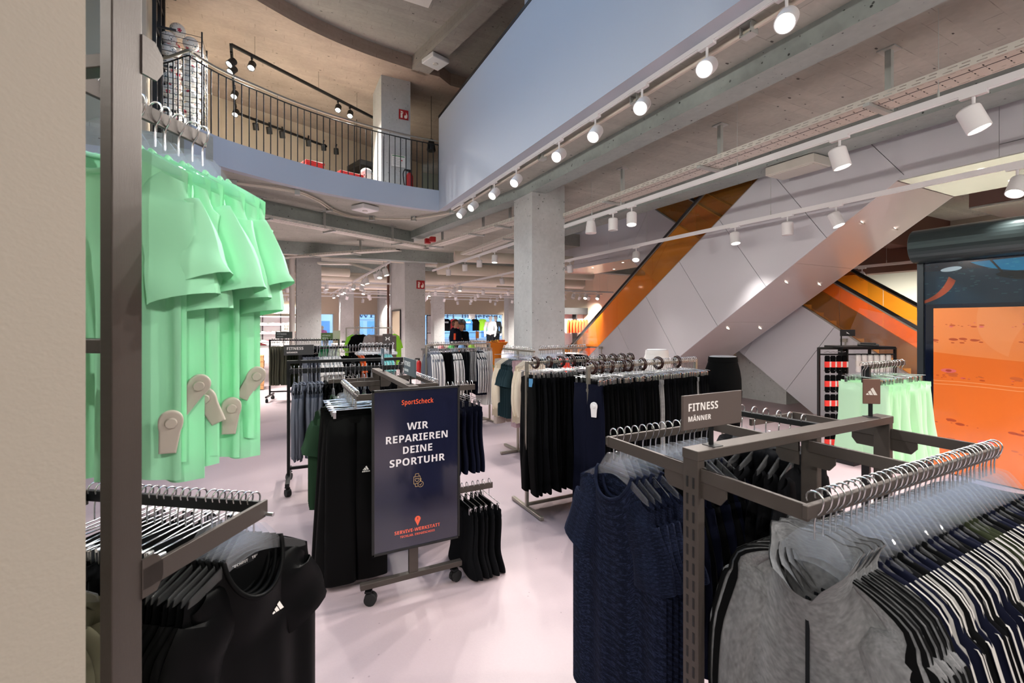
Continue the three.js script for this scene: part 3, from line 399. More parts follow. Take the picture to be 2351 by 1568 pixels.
// ---------- display wall on the right ----------
{ const t = thing('display_wall', 'dark glossy display wall with an orange picture and a drum casing on top', 'display', V(6.9, 0, 2.7));
  const P = (x0, x1, y0, y1, f0, f1) => box(x0 - 6.9, x1 - 6.9, y0, y1, f0 - 2.7, f1 - 2.7);
  part('frame', [P(6.9, 6.98, 0, 2.5, 2.64, 2.7), P(6.9, 6.98, 0, 2.5, -1.5, -1.44), P(6.9, 6.98, 0, .06, -1.44, 2.64)], std('#2b3338', { roughness: .4, metalness: .4 }), t);
  const dark = canvasTex(1024, 640, (c, w, h) => { const px = (u) => u * w, py = (v) => v * h; c.fillStyle = '#141d33'; c.fillRect(0, 0, w, h);
    c.fillStyle = '#1a3346'; c.fillRect(0, py(.06), w, py(.16)); c.fillStyle = '#1583b8'; c.beginPath(); c.moveTo(px(.1), py(.03)); c.lineTo(w, 0); c.lineTo(w, py(.1)); c.quadraticCurveTo(px(.5), py(.06), px(.3), py(.09)); c.quadraticCurveTo(px(.16), py(.1), px(.1), py(.03)); c.fill();
    c.fillStyle = '#b9d8e8'; c.beginPath(); c.ellipse(px(.06), py(.055), 24, 7, -.1, 0, 7); c.fill(); c.fillStyle = '#0c1722'; for (let i = 0; i < 22; i++) { c.beginPath(); c.ellipse(px(.2 + .8 * hash(i, 1)), py(.05 + .14 * hash(i, 2)), 30 + 70 * hash(i, 3), 8 + 14 * hash(i, 4), .2 * hash(i, 5), 0, 7); c.fill(); }
    c.fillStyle = '#9a4a34'; c.beginPath(); c.moveTo(px(.0), py(.2)); c.quadraticCurveTo(px(.04), py(.17), px(.055), py(.09)); c.lineTo(px(.07), py(.11)); c.quadraticCurveTo(px(.06), py(.18), px(0), py(.215)); c.fill();
    c.strokeStyle = '#0b1119'; c.lineWidth = 4; for (let i = 0; i < 7; i++) { c.beginPath(); c.moveTo(px(.13 + .1 * i), 0); c.quadraticCurveTo(px(.15 + .1 * i), py(.05), px(.15 + .1 * i + .03 * hash(i, 9)), py(.09)); c.stroke(); }
    c.fillStyle = '#8fd'; c.globalAlpha = .16; for (let i = 0; i < 160; i++) c.fillRect(px(hash(i, 21) * .5), py(.18 * hash(i, 22)), 3 + 8 * hash(i, 23), 2); c.globalAlpha = 1; c.fillStyle = '#8c3a1f'; c.beginPath(); c.moveTo(0, py(.82)); c.lineTo(px(.05), py(.72)); c.lineTo(px(.05), h); c.lineTo(0, h); c.fill(); });
  const dp = part('picture_backing', new THREE.PlaneGeometry(4.08, 2.44), phy('#ffffff', { map: dark, roughness: .1, clearcoat: 1, clearcoatRoughness: .04 }), t); dp.rotation.y = -Math.PI / 2; dp.position.set(.03, 1.28, 2.1); part('back_board', P(6.94, 6.98, .06, 2.5, -1.44, 2.64), M.black, t);
  const ot = canvasTex(1024, 512, (c, w, h) => { c.fillStyle = '#ea7a35'; c.fillRect(0, 0, w, h); c.fillStyle = '#ef9152'; c.beginPath(); c.moveTo(0, 0); c.lineTo(w, 0); c.lineTo(w, h * .3); c.quadraticCurveTo(w * .4, h * .36, 0, h * .27); c.fill(); c.fillStyle = '#f19a5e'; c.beginPath(); c.moveTo(w * .1, 0); c.lineTo(w * .24, 0); c.quadraticCurveTo(w * .17, h * .1, w * .16, h * .28); c.quadraticCurveTo(w * .08, h * .2, w * .1, 0); c.fill();
    for (let i = 0; i < 420; i++) { const row = [.1, .2, .41, .42, .69, .8][i % 6], x = (Math.floor(hash(i, 30) * 6) / 6 + .11 * hash(i, 31)) * w, y = (row + .03 * (hash(i, 32) - .5)) * h, r = 1 + 6 * hash(i, 33) ** 4; c.fillStyle = ['#b9502c', '#a8452a', '#c8683c', '#d9607a'][i % 9 === 0 ? 3 : i % 3]; c.globalAlpha = .8; c.beginPath(); c.ellipse(x, y, r * 2.2, r * .8, .05, 0, 7); c.fill(); }
    c.globalAlpha = .75; for (const [x, y, r] of [[.06, .8, 8], [.22, .8, 12], [.035, .38, 9], [.48, .6, 8], [.7, .35, 10], [.115, .78, 9]]) { c.fillStyle = '#e07088'; c.beginPath(); c.ellipse(x * w, y * h, r * 2, r * .7, 0, 0, 7); c.fill(); c.fillStyle = '#9e3b2a'; c.beginPath(); c.ellipse(x * w, y * h, r * .8, r * .4, 0, 0, 7); c.fill(); } c.globalAlpha = .6; c.strokeStyle = '#f6c49a'; c.lineWidth = 2; for (const y of [.44, .46]) { c.beginPath(); c.moveTo(0, y * h); for (let x = 0; x < w; x += 60) c.lineTo(x, (y + .01 * hash(x, 7)) * h); c.stroke(); } });
  const op = part('picture', bx(3.9, 1.9, .012), [M.black, M.black, M.black, M.black, phy('#ffffff', { map: ot, roughness: .12, clearcoat: 1, clearcoatRoughness: .05 }), M.black], t, 'orange picture with stains and splashes'); op.rotation.y = -Math.PI / 2; op.position.set(-.005, .965, 2.1 + .02 - .00);
  op.position.z = 2.7 - 2.54 + 1.95;
  const prof = []; for (let i = 0; i <= 16; i++) { const a = Math.PI / 2 + i / 16 * Math.PI; prof.push([Math.cos(a) * .17 - .06, 2.655 + Math.sin(a) * .19]); } prof.push([.14, 2.465], [.14, 2.845]);
  const ds = new THREE.Shape(prof.map(([x, y]) => new THREE.Vector2(x, y))), dg = new THREE.ExtrudeGeometry(ds, { depth: 4.3, bevelEnabled: true, bevelSize: .006, bevelThickness: .006, bevelSegments: 1 });
  part('drum_casing', muv(dg), std('#3d4a4c', { roughness: .32, metalness: .6 }), t); part('casing_rim', [P(6.9, 7.04, 2.83, 2.86, -1.6, 2.75)], M.steel, t);
}
// ---------- garments: a hung garment has y = 0 at the rail, x across the shoulders, +z its front ----------
const v3 = (x, y, z) => new THREE.Vector3(x, y, z), sst = (a, b, x) => { x = Math.max(0, Math.min(1, (x - a) / (b - a))); return x * x * (3 - 2 * x); };
const NECK = -.15;
function cloth(c, o = {}) { const q = new THREE.Color(c), dark = q.r + q.g + q.b < .2; return phy(c, { roughness: .88, side: THREE.DoubleSide, specularIntensity: dark ? .14 : .6, sheen: dark ? 0 : .2, sheenRoughness: .6, sheenColor: q.clone().lerp(new THREE.Color('#fff'), .3), ...o }); }
function bodyGeo(o) {
  const { sh = .2, w = .25, neck = .08, drop = .085, len = .7, t = .018, fold = .012, seed = 1, nx = 26, ny = 22, open = .03, taper = 0 } = o, gs = [];
  for (const s of [1, -1]) {
    const rings = [];
    for (let j = 0; j <= ny; j++) {
      const v = j / ny, r = [];
      for (let i = 0; i <= nx; i++) {
        let u = (i / nx * 2 - 1); u = Math.sign(u) * Math.pow(Math.abs(u), .85); const W = sh + (w - sh) * sst(0, .3, v) - taper * sst(.5, 1, v), xs = u * sh, nk = Math.sqrt(Math.max(0, 1 - (xs / neck) ** 2));
        const yt = Math.abs(xs) < neck ? -(s > 0 ? drop : .018) * nk : -.065 * Math.pow((Math.abs(xs) - neck) / (sh - neck), 1.1);
        const y = yt + (-len - yt) * v - .006 * v * Math.sin(u * 5 + seed * 2), x = u * W;
        const e = Math.sqrt(Math.max(0, 1 - u * u));
        const f = fold * Math.min(1, v * 1.7) * (1 - u ** 6) * (Math.sin(u * 6.5 + seed * 3 + v * 1.3) * .6 + Math.sin(u * 12 + seed * 5 - v * 2) * .4);
        const z = s * (t * e * Math.min(1, v * 3.2) + open * nk * Math.max(0, 1 - v * 4)) + f;
        r.push(v3(x, NECK + y, z));
      }
      rings.push(s > 0 ? r : r.reverse());
    }
    gs.push(norm(loft(rings, false)));
  }
  return mergeGeometries(gs);
}
// path of [x, y, half width, half depth]; mirrored for the left sleeve
function sleeveRings(path, side, seed, seg, wob) {
  const rings = [];
  for (let k = 0; k < path.length; k++) {
    const [x, y, h, d] = path[k], a = path[Math.max(0, k - 1)], b = path[Math.min(path.length - 1, k + 1)]; let tx = b[0] - a[0], ty = b[1] - a[1]; const L = Math.hypot(tx, ty) || 1; tx /= L; ty /= L; const nx = -ty, ny = tx, r = [];
    for (let i = 0; i < seg; i++) { const q = i / seg * 2 * Math.PI * side, c = Math.cos(q), s = Math.sin(q), w = 1 + wob * Math.sin(q * 3 + seed * 2 + k * .8); r.push(v3(side * (x + nx * h * c * w), NECK + y + ny * h * c * w, d * s * w + wob * .06 * Math.sin(k * .9 + seed))); }
    rings.push(r);
  }
  return rings;
}
function refine(path, n) { const c = new THREE.CatmullRomCurve3(path.map(([x, y]) => v3(x, y, 0)), false, 'catmullrom', .4), hw = (t) => { const p = t * (path.length - 1), i = Math.min(path.length - 2, Math.floor(p)), f = p - i; return [2, 3].map((k) => path[i][k] + (path[i + 1][k] - path[i][k]) * f); }; return [...Array(n + 1)].map((_, i) => { const q = c.getPoint(i / n), [h, d] = hw(i / n); return [q.x, q.y, h, d]; }); }
const PATH = {
  short: (sh) => [[sh - .035, -.075, .028, .014], [sh - .075, -.125, .088, .024], [sh - .03, -.22, .09, .028], [sh + .0, -.3, .088, .034]],
  drop: (sh) => [[sh - .035, -.075, .03, .016], [sh - .065, -.14, .09, .026], [sh - .02, -.26, .092, .034], [sh + .005, -.36, .096, .045]],
  long: (sh) => [[sh - .035, -.075, .028, .014], [sh - .07, -.13, .085, .024], [sh - .02, -.3, .075, .03], [sh + .0, -.5, .066, .03], [sh - .01, -.66, .05, .026], [sh - .01, -.7, .042, .022]],
  raglan: (sh) => [[.085, -.012, .01, .01], [.13, -.034, .02, .014], [sh - .035, -.075, .034, .018], [sh - .045, -.14, .085, .026], [sh + .0, -.3, .078, .032], [sh + .015, -.5, .07, .032], [sh + .0, -.66, .055, .028], [sh + .0, -.7, .045, .024]],
};
function stripeGeo(path, side, th, wd) { const rings = [], R = refine(path, 22); R.forEach(([x, y, h, d], k) => { const a = R[Math.max(0, k - 1)], b = R[Math.min(R.length - 1, k + 1)]; let tx = b[0] - a[0], ty = b[1] - a[1]; const L = Math.hypot(tx, ty) || 1; tx /= L; ty /= L; rings.push([-1, 0, 1].map((q) => { const t = th + q * wd, c = Math.cos(t), s = Math.sin(t), e = 1.0; return v3(side * (x - ty * (h * c + .0025 * c)), NECK + y + tx * (h * c + .0025 * c), d * s + .003 * Math.sign(s) * Math.min(1, Math.abs(s) * 3)); })); }); if (side < 0) rings.forEach((r) => r.reverse()); return loft(rings, false); }
function neckband(o, s) { const { neck = .08, drop = .085, open = .03 } = o, pts = []; for (let i = 0; i < 24; i++) { const a = i / 24 * 2 * Math.PI, x = Math.cos(a) * neck, q = Math.sin(a); pts.push(v3(x, NECK + (q > 0 ? -drop : .018 * -1) * Math.abs(q) + .002, q * open)); } return tube(pts, .0075, 48, 6, true); }
const proto = (name) => { const o = new THREE.Group(); o.name = name; return o; };
function teeProto(name, mat, o = {}) {
  const r = proto(name), sl = o.path ?? PATH[o.sleeve ?? 'short'](o.sh ?? .2), lo = o.lo, seg = lo ? 8 : 14, n = lo ? 6 : 14, sd = o.seed ?? 1;
  const body = bodyGeo({ ...o, nx: lo ? 12 : 30, ny: lo ? 9 : 26 });
  const sleeves = [1, -1].map((s) => loft(sleeveRings(refine(sl, n), s, sd + s, seg, lo ? 0 : o.wob ?? .05)));
  if (lo) { part('body', [body], mat, r); for (const s of sleeves) part('sleeve', s, mat, r); return r; }
  part('body', body, mat, r); for (const s of sleeves) part('sleeve', s, mat, r);
  if (!o.noband) part('neckband', neckband(o), o.band ?? mat, r);
  const stp = o.collar ? sl : sl.slice(1); if (o.stripes) for (const s of [1, -1]) for (const th of o.stripeAt ?? [-.75, 0, .75]) part('stripe', stripeGeo(stp, s, th * 1, o.stripeW ?? .17), o.stripes, r, 'contrasting sleeve stripe');
  if (o.collar) { const rg = [], nk = o.neck, op = o.open; for (const [y, k] of [[-.006, 1.02], [.02, 1.0], [.05, 1.08], [.066, 1.2], [.06, 1.14], [.03, .98], [.0, .95]]) rg.push([...Array(33)].map((_, i) => { const a = (i / 32 - .5) * 5.86, q = -Math.cos(a), e = Math.max(0, Math.abs(i / 16 - 1) - .72) / .28; return v3(Math.sin(a) * nk * k + Math.sign(a) * e * y * .55, NECK + y * (1 - .12 * e) - (q > 0 ? o.drop * q ** 1.2 : .018 * -q) + .004 * Math.sin(i * 1.3), q * op * k + e * .012 + e * y * .25); })); part('collar', loft(rg, false), mat, r); part('zip', bx(.008, (o.len ?? .7) - .1, .005, 0, NECK - .08 - ((o.len ?? .7) - .1) / 2, (o.t ?? .018) + .014), o.zip ?? M.black, r); }
  if (o.hood) part('hood', loft([[-.02, .07, .05], [.02, .085, .06], [-.02, .11, .075], [-.1, .1, .06], [-.15, .05, .035]].map(([y, a, b]) => [...Array(16)].map((_, i) => { const q = i / 16 * 6.2832; return v3(Math.cos(q) * a, NECK + y, Math.sin(q) * b - .035); }))), mat, r);
  return r;
}
function pantsProto(name, mat, o = {}) {
  const { len = 1.0, w = .165, hem = .085, t = .016, lo = false, seed = 1, band = mat, hang = -.155 } = o, r = proto(name), rows = lo ? 9 : 26, seg = lo ? 8 : 18, legs = [];
  for (const s of [1, -1]) {
    const rings = []; for (let j = 0; j <= rows; j++) {
      const v = j / rows, cr = .28 / len, hw = v < cr ? w / 2 + .012 * v / cr : w / 2 + .012 + (hem - w / 2 - .012) * sst(cr, 1, v), cx = s * (w / 2 + (v < cr ? 0 : .012 * sst(cr, 1, v))), d = t * (1 + .5 * v) * (.22 + .78 * sst(0, .1, v));
      rings.push([...Array(seg)].map((_, i) => { const q = i / seg * 2 * Math.PI, c = Math.cos(q), sn = Math.sin(q), f = 1 + .1 * Math.sin(q * 4 + seed * 2 + s + v * 4); const pl = v < .12 ? .003 * Math.sin(i * 2.2 + s) : 0; return v3(cx + hw * Math.sign(c) * Math.abs(c) ** .8, hang - v * len + .004 * Math.sin(seed + q), d * sn * f + pl + .01 * v * Math.sin(v * 7 + seed * 1.7 + s) + .007 * Math.sin((cx + hw * c) * 26 + seed * 2) * sst(.1, .5, v)); }));
    }
    legs.push(loft(rings, true, false));
  }
  for (const l of legs) part('leg', l, mat, r);
  if (!lo) part('waistband', loft([0, 1].flatMap((k) => [...Array(3)].map((_, j) => [...Array(36)].map((_, i) => { const q = i / 36 * 6.2832, c = Math.cos(q); return v3((w + .004) * Math.sign(c) * Math.abs(c) ** .7, hang + .006 - (k * 3 + j) * .008, (.006 + .0015 * (i & 1)) * Math.sin(q)); })))), band, r);
  if (o.stripes) for (const s of [1, -1]) for (const dz of [-.01, 0, .01]) part('stripe', bx(.003, len * .9, .006, s * (w + .012), hang - len * .5, dz), o.stripes, r);
  return r;
}
// ---------- hangers ----------
const hookPts = []; for (let i = 0; i <= 9; i++) { const a = (205 - i * 25) * Math.PI / 180; hookPts.push(v3(Math.cos(a) * .021, Math.sin(a) * .021, 0)); } hookPts.push(v3(.015, -.025, 0), v3(.003, -.042, 0), v3(0, -.06, 0), v3(0, -.1, 0));
const hookG = tube(hookPts, .0026, 22, 5), hookBigG = tube(hookPts, .0034, 20, 5), hookLo = tube(hookPts, .0048, 12, 4);
function hangerProto(kind, lo = false) {
  const r = proto('clothes_hanger'); part('hook', lo ? hookLo : hookG, M.chrome, r);
  if (kind === 'clear') { const s = new THREE.Shape(); s.moveTo(-.035, -.085); s.quadraticCurveTo(0, -.075, .035, -.085); s.quadraticCurveTo(.06, -.11, .085, -.15); s.lineTo(.185, -.205); s.lineTo(.19, -.222); s.lineTo(.165, -.217); s.quadraticCurveTo(.06, -.165, 0, -.16); s.quadraticCurveTo(-.06, -.165, -.165, -.217); s.lineTo(-.19, -.222); s.lineTo(-.185, -.205); s.lineTo(-.085, -.15); s.quadraticCurveTo(-.06, -.11, -.035, -.085); const g = new THREE.ExtrudeGeometry(s, { depth: .004, bevelEnabled: true, bevelSize: .002, bevelThickness: .0025, bevelSegments: 1, curveSegments: lo ? 3 : 8 }); g.translate(0, 0, -.002); part('plastic_body', g, M.hangerclear, r, 'clear plastic body'); }
  else { const b = rod(v3(-.17, -.102, 0), v3(.17, -.102, 0), lo ? .0032 : .0026, 6); part('bar', b, M.chrome, r); const cg = mergeGeometries([bx(.018, .04, .003, 0, 0, .0055, .001), bx(.018, .04, .003, 0, 0, -.0055, .001), new THREE.CylinderGeometry(.006, .006, .02, 8).rotateZ(Math.PI / 2).translate(0, .02, 0)].map(norm)); for (const x of [-.135, .135]) { const c = part('clip', cg, kind === 'black' ? M.black : M.chrome, r); c.position.set(x, -.135, 0); } }
  return r;
}
const H = { clear: hangerProto('clear'), clip: hangerProto('clip'), blackclip: hangerProto('black'), clearLo: hangerProto('clear', true), clipLo: hangerProto('clip', true) };
const FAR = [];
function put(p, label, cat, group, pos, turn) { const o = p.clone(); o.name = numbered(p.name); scene.add(o); o.position.copy(pos); o.rotation.y = turn; return tag(o, label, cat, group); }
// a run of garments on hangers from a to b; pick(i) gives [garment, its label, category, group, hanger, its label]
function run(a, b, n, pick, o = {}) {
  const d = b.clone().sub(a), { front = 1, jit = .06, slack = .35 } = o, turn0 = Math.atan2(d.x * front, d.z * front), step = 1 / Math.max(1, n);
  for (let i = 0; i < n; i++) {
    const c = pick(i); if (!c) continue; const p = a.clone().addScaledVector(d, (i + .5 + rr(-slack, slack) * .5) * step), t = turn0 + rr(-jit, jit) + (o.yaw ?? 0);
    if (o.far) FAR.push([c[4], p.clone().setY(p.y + .004), t]); else put(c[4], c[5] ?? o.hl, 'hanger', c[6] ?? o.hg, p.clone().setY(p.y + .004), t); const g = put(c[0], c[1], c[2], c[3], p, t + rr(-.03, .03)); if (c[4] === H.clip) { const z = rr(-.05, .05), hg = scene.children[scene.children.length - 2]; hg.rotation.z = g.rotation.z = z; } if (c[7]) g.scale.set(...c[7]);
  }
}
// ---------- racks ----------
const slotG = bx(.0075, .034, .0015), wheelG = new THREE.CylinderGeometry(.037, .037, .02, 18); wheelG.rotateZ(Math.PI / 2);
function caster(t, p, turn = 0) { const c = new THREE.Group(); c.name = 'caster'; c.position.copy(p); c.rotation.y = turn; t.add(c); for (const x of [-.014, .014]) { const w = part('wheel', wheelG, M.rubber, c); w.position.set(x, .037, .012); } part('fork', [bx(.012, .05, .03, 0, .06, .006), bx(.04, .012, .04, 0, .083, 0), new THREE.CylinderGeometry(.039, .039, .008, 18).rotateZ(Math.PI / 2).translate(0, .037, .012)], M.blackm, c); }
// two posts at a and b ([X, F]), a beam on top, cross feet on casters
function rack(label, a, b, Hh, o = {}) {
  const { mat = M.frame, feet = .3, slots = true, top = true, wheels = true, mids = [], lowbar = false, inset = 0 } = o, A = V(a[0], 0, a[1]), B = V(b[0], 0, b[1]), t = thing('clothes_rack', label, 'clothes rack', A, 0), d = B.clone().sub(A), u = d.clone().normalize(), p = v3(-u.z, 0, u.x), turn = Math.atan2(-u.z, u.x);
  const loc = (k, s, y) => u.clone().multiplyScalar(k).addScaledVector(p, s).setY(y), L = d.length(), y0 = wheels ? .12 : .03;
  for (const [k, e] of [[0, -1], [L, 1], ...mids.map((m) => [m * L, 0])]) {
    const g = bx(.03, Hh - y0, .06, 0, (Hh + y0) / 2, 0, .003), m = part('post', g, mat, t); m.position.copy(loc(k, 0, 0)); m.rotation.y = turn;
    if (slots && e) for (let i = 0; i < 15; i++) for (const z of [-.012, .012]) { const q = part('slot', slotG, M.black, t); q.position.copy(loc(k + e * .0152, z, Hh - .1 - i * .054)); q.rotation.y = turn + Math.PI / 2; }
    if (feet && e) { const f = part('foot', bx(.04, .035, feet * 2, 0, y0 + .0, 0, .003), mat, t); f.position.copy(loc(k, 0, 0)); f.rotation.y = turn; if (wheels) for (const s of [-1, 1]) caster(t, loc(k, s * (feet - .05), 0).add(v3(0, .0, 0)), turn + .4 * s); }
  }
  if (top) { const m = part('top_beam', bx(L + .034, .032, .064, L / 2, Hh - .012, 0, .003), mat, t); m.rotation.y = turn; }
  if (lowbar) { const m = part('low_rail', bx(L, .03, .03, L / 2, .2, 0, .003), mat, t); m.rotation.y = turn; }
  t.userData.frame = undefined; delete t.userData.frame;
  return { t, A, loc, L, u, p, turn, rail: (x0, f0, y0r, x1, f1, y1r = y0r, w = .014, h = .034, m = mat, n = 'hang_bar') => part(n, bar(V(x0, y0r, f0).sub(A), V(x1, y1r, f1).sub(A), w, h, .003), m, t),
    arm: (x0, f0, y, x1, f1, m = mat) => { const P = V(x0, y, f0).sub(A), Q = V(x1, y, f1).sub(A), e = Q.clone().sub(P).normalize(), s = new THREE.Shape([[0, -.07], [.07, -.07], [.09, -.045], [.09, .0], [.09, .022], [0, .022]].map(([q, z]) => new THREE.Vector2(q, z))), br = new THREE.ExtrudeGeometry(s, { depth: .006, bevelEnabled: false }); br.rotateY(Math.atan2(-e.z, e.x)); br.translate(P.x, P.y, P.z); part('arm', bar(P, Q, .0125, .042, .002), m, t); br.translate(-e.z * -.003, -.001, e.x * -.003); part('bracket', br, m, t); } };
}
function fontTex(w, h, bg, lines) { return canvasTex(w, h, (c) => { c.fillStyle = bg; c.fillRect(0, 0, w, h); for (const [txt, x, y, px, col, al = 'left', wt = 'bold', sx = 1] of lines) { c.save(); c.fillStyle = col; c.font = `${wt} ${px}px sans-serif`; c.textAlign = al; c.translate(x, y); c.scale(sx, 1); c.fillText(txt, 0, 0); c.restore(); } }); }
// a sign plate on a stem; base on top of a beam, plate faces its local +z
function rackSign(label, pos, turn, w, h, stem, bg, print, o = {}) { const t = thing('rack_sign', label, 'sign', pos, turn); part('stem', bx(.012, stem + .05, .01, 0, (stem + .05) / 2, -.006), M.blackm, t); part('foot_plate', bx(.045, .006, .045, 0, .003, 0), M.blackm, t); part('plate', bx(w, h, .006, o.dx ?? 0, stem + h / 2, 0, .002), std(bg, { roughness: .45, metalness: .2 }), t); if (print) for (const [z, ry] of o.both ? [[.0038, 0], [-.0038, Math.PI]] : [[.0038, 0]]) { const q = part('print', new THREE.PlaneGeometry(w * .98, h * .96), std('#ffffff', { map: print, roughness: .5 }), t); q.position.set(o.dx ?? 0, stem + h / 2, z); q.rotation.y = ry; } return t; }
// three-bar mark as flat shapes (unit: about 1 wide)
function bars3(c, x, y, s, col) { c.fillStyle = col; const P = (...p) => { c.beginPath(); p.forEach(([a, b], i) => (i ? c.lineTo : c.moveTo).call(c, x + a * s, y - b * s)); c.fill(); }; P([0, 0], [.24, 0], [.13, .2], [-.02, .11]); P([.3, 0], [.6, 0], [.36, .44], [.15, .31]); P([.67, 0], [1, 0], [.6, .72], [.38, .56]); }
// ---------- fabrics ----------
const F = { black: cloth('#060708'), black2: cloth('#090a0d'), black3: cloth('#060708', { roughness: .6 }), nylon: cloth('#040506', { roughness: .5, specularIntensity: .22 }), navy: cloth('#0d1020'), navyheather: cloth('#2c3450', { map: T.heather }), charcoal: cloth('#1b1d20'), grey: cloth('#8b8d90', { map: T.melange }), greyblue: cloth('#5b606c'), lightgrey: cloth('#b9b8b8', { map: T.melange }), white: cloth('#dcdad8'), cream: cloth('#d3c8b6'), taupe: cloth('#a89c96'), mauve: cloth('#a88f96'), olive: cloth('#3a3c22'), darkolive: cloth('#262b1c'), khaki: cloth('#62614f'), green: cloth('#a6efc4'), paleg: cloth('#c2ebc6'), dgreen: cloth('#29402f'), coral: cloth('#e0573f'), petrol: cloth('#23343a'), blue: cloth('#3d7fc4'), red: cloth('#a83a40'), lime: cloth('#9be03a'), offblack: cloth('#0f1013') };
const tagM = std('#b3aca1', { roughness: .5 });
const secG = (() => { const s = new THREE.Shape(); s.moveTo(-.013, -.05); s.lineTo(.013, -.05); s.lineTo(.017, .0); s.quadraticCurveTo(.026, .03, .012, .04); s.quadraticCurveTo(0, .048, -.012, .04); s.quadraticCurveTo(-.026, .03, -.017, 0); const g = new THREE.ExtrudeGeometry(s, { depth: .008, bevelEnabled: true, bevelSize: .004, bevelThickness: .004, bevelSegments: 3, curveSegments: 8 }); const k = new THREE.CylinderGeometry(.011, .013, .012, 16); k.rotateX(Math.PI / 2); k.translate(0, .02, .016); return mergeGeometries([norm(g), norm(k)]); })();

// ---------- left rack (turned to the aisle) and the pillar before it ----------
const LA = [.588, .809], LB = [.809, -.588], Lp = (o, a, b) => [o[0] + LA[0] * a + LB[0] * b, o[1] + LA[1] * a + LB[1] * b], LT = -.6286;   // turn: local x along LB
{ const c = [-.281, .987], f = (a, b) => Lp(c, a, b); struct('pillar_near', prism([f(0, 0), f(-.5, 0), f(-.5, -.6), f(0, -.6)], 4.3, 0), std('#9b9489', { roughness: .9, bumpMap: T.grain, bumpScale: .0006 })); }
{ const P1 = [-.296, 1.244], P2 = Lp(P1, 0, -.62), t = thing('clothes_rack', 'tall brown steel rack in the left foreground holding green and black shirts', 'clothes rack', V(P1[0], 0, P1[1])), A = t.position, w = (q, y) => V(q[0], y, q[1]).sub(A);
  for (const q of [P1, P2]) { const m = part('post', bx(.03, 2.72, .066, 0, 1.38, 0, .003), M.frame, t); m.position.copy(w(q, 0)); m.rotation.y = -LT; m.rotation.y = Math.atan2(LB[1], LB[0]); const fo = part('foot', bx(.04, .035, .7, 0, .1, 0, .003), M.frame, t); fo.position.copy(w(q, 0)); fo.rotation.y = Math.atan2(LB[1], LB[0]); for (const s of [-1, 1]) caster(t, w(Lp(q, s * .3, 0), 0), .6); }
  for (const y of [2.74, 1.7, .3]) part('cross_bar', bar(w(P1, y), w(P2, y), .05, .03, .003), M.frame, t);
  const RE = Lp(P1, .42, 0), LE = Lp(P2, .42, 0);
  part('arm', bar(w(Lp(P1, .03, .012), 1.185), w(Lp(RE, .012, .012), 1.185), .012, .05, .002), M.frame, t); part('arm', bar(w(Lp(P2, .03, 0), 1.185), w(LE, 1.185), .012, .05, .002), M.frame, t);
  part('hang_bar', bar(w(RE, 1.19), w(LE, 1.19), .014, .036, .003), M.blackm, t); part('end_bolt', rod(w(Lp(RE, 0, .0), 1.17), w(Lp(RE, .0, .045), 1.17), .006, 8), M.chrome, t);
  const UE = [-.199, 1.675], U0 = Lp(UE, -.46, 0); part('arm', bar(w(U0, 2.305), w(UE, 2.305), .012, .042, .002), M.frame, t); part('cross_bar', bar(w(Lp(P1, 0, 0), 2.3), w(P2, 2.3), .04, .03, .003), M.frame, t);
  const hex = (y, k) => { const s = new THREE.Shape([[0, .04], [.03, .04], [.05, .015], [.05, -.02], [.035, -.045], [0, -.045]].map(([a, b]) => new THREE.Vector2(a, b))), g = new THREE.ExtrudeGeometry(s, { depth: .006, bevelEnabled: false }); g.rotateY(Math.atan2(LA[1], LA[0])); const q = w(Lp(P1, .03, .012), y); g.translate(q.x, q.y, q.z); part('bracket', g, k, t); };
  hex(2.34, M.frame); hex(1.19, M.frame);
  // green shirts on the straight arm above
  const gp = [1, 2, 3, 4, 5].map((s) => { const r = teeProto('t_shirt', F.green, { path: ((q, L) => [[.17, -.075, .03, .018], [.145, -.14, .08, .028], [.175 + q, -.27, .08, .04], [.195 + q, -L, .084, .055]])([.0, .03, -.02, .045, .012][s - 1], [.37, .33, .4, .35, .31][s - 1]), wob: .045, sh: .205, w: .188, len: [.8, .77, .82, .78, .8][s - 1], fold: .032, t: .024, seed: s * 1.7, neck: .085, drop: .07 }); if (s % 2 === 0) return r; const k = part('security_tag', secG, tagM, r, 'beige hard security tag'); k.position.set(.176, NECK - [.68, 0, .6, 0, .64][s - 1], .02); k.rotation.set(.1, .7, [-.15, 0, -.6, 0, .35][s - 1]); return r; });
  const n = 8; for (let i = 0; i < n; i++) { const q = Lp(U0, .17 + i * .04 + rr(-.006, .006), 0), p = V(q[0], 2.325, q[1]), tn = Math.atan2(LA[0], -LA[1]) + Math.PI + rr(-.13, .13);
    put(H.clear, 'clear plastic hanger carrying a mint green shirt', 'hanger', 'hangers of the mint shirts', p, tn); const last = i === n - 1, first = i === 0;
    put(gp[i % 5], last ? 'mint green t-shirt at the outer end of the upper left arm' : first ? 'mint green t-shirt seen in the gap left of the brown post' : `mint green t-shirt, ${ORD[n - 1 - i]} from the outer end of the upper left arm`, 't-shirt', last || first ? undefined : 'mint green shirts on the upper left arm', p, tn); }
  // lower bar: black training tees at the free end, trousers on chrome clip hangers behind
  const logo = canvasTex(128, 96, (c) => { c.clearRect(0, 0, 128, 96); bars3(c, 14, 84, 100, '#f0efec'); });
  const bt = [1, 2].map((s) => teeProto('t_shirt', s === 1 ? F.nylon : F.black3, { sleeve: 'short', sh: .2, w: .235, len: .7, fold: .012, t: .014, seed: s * 2.1, neck: .095, drop: .13, open: .045 }));
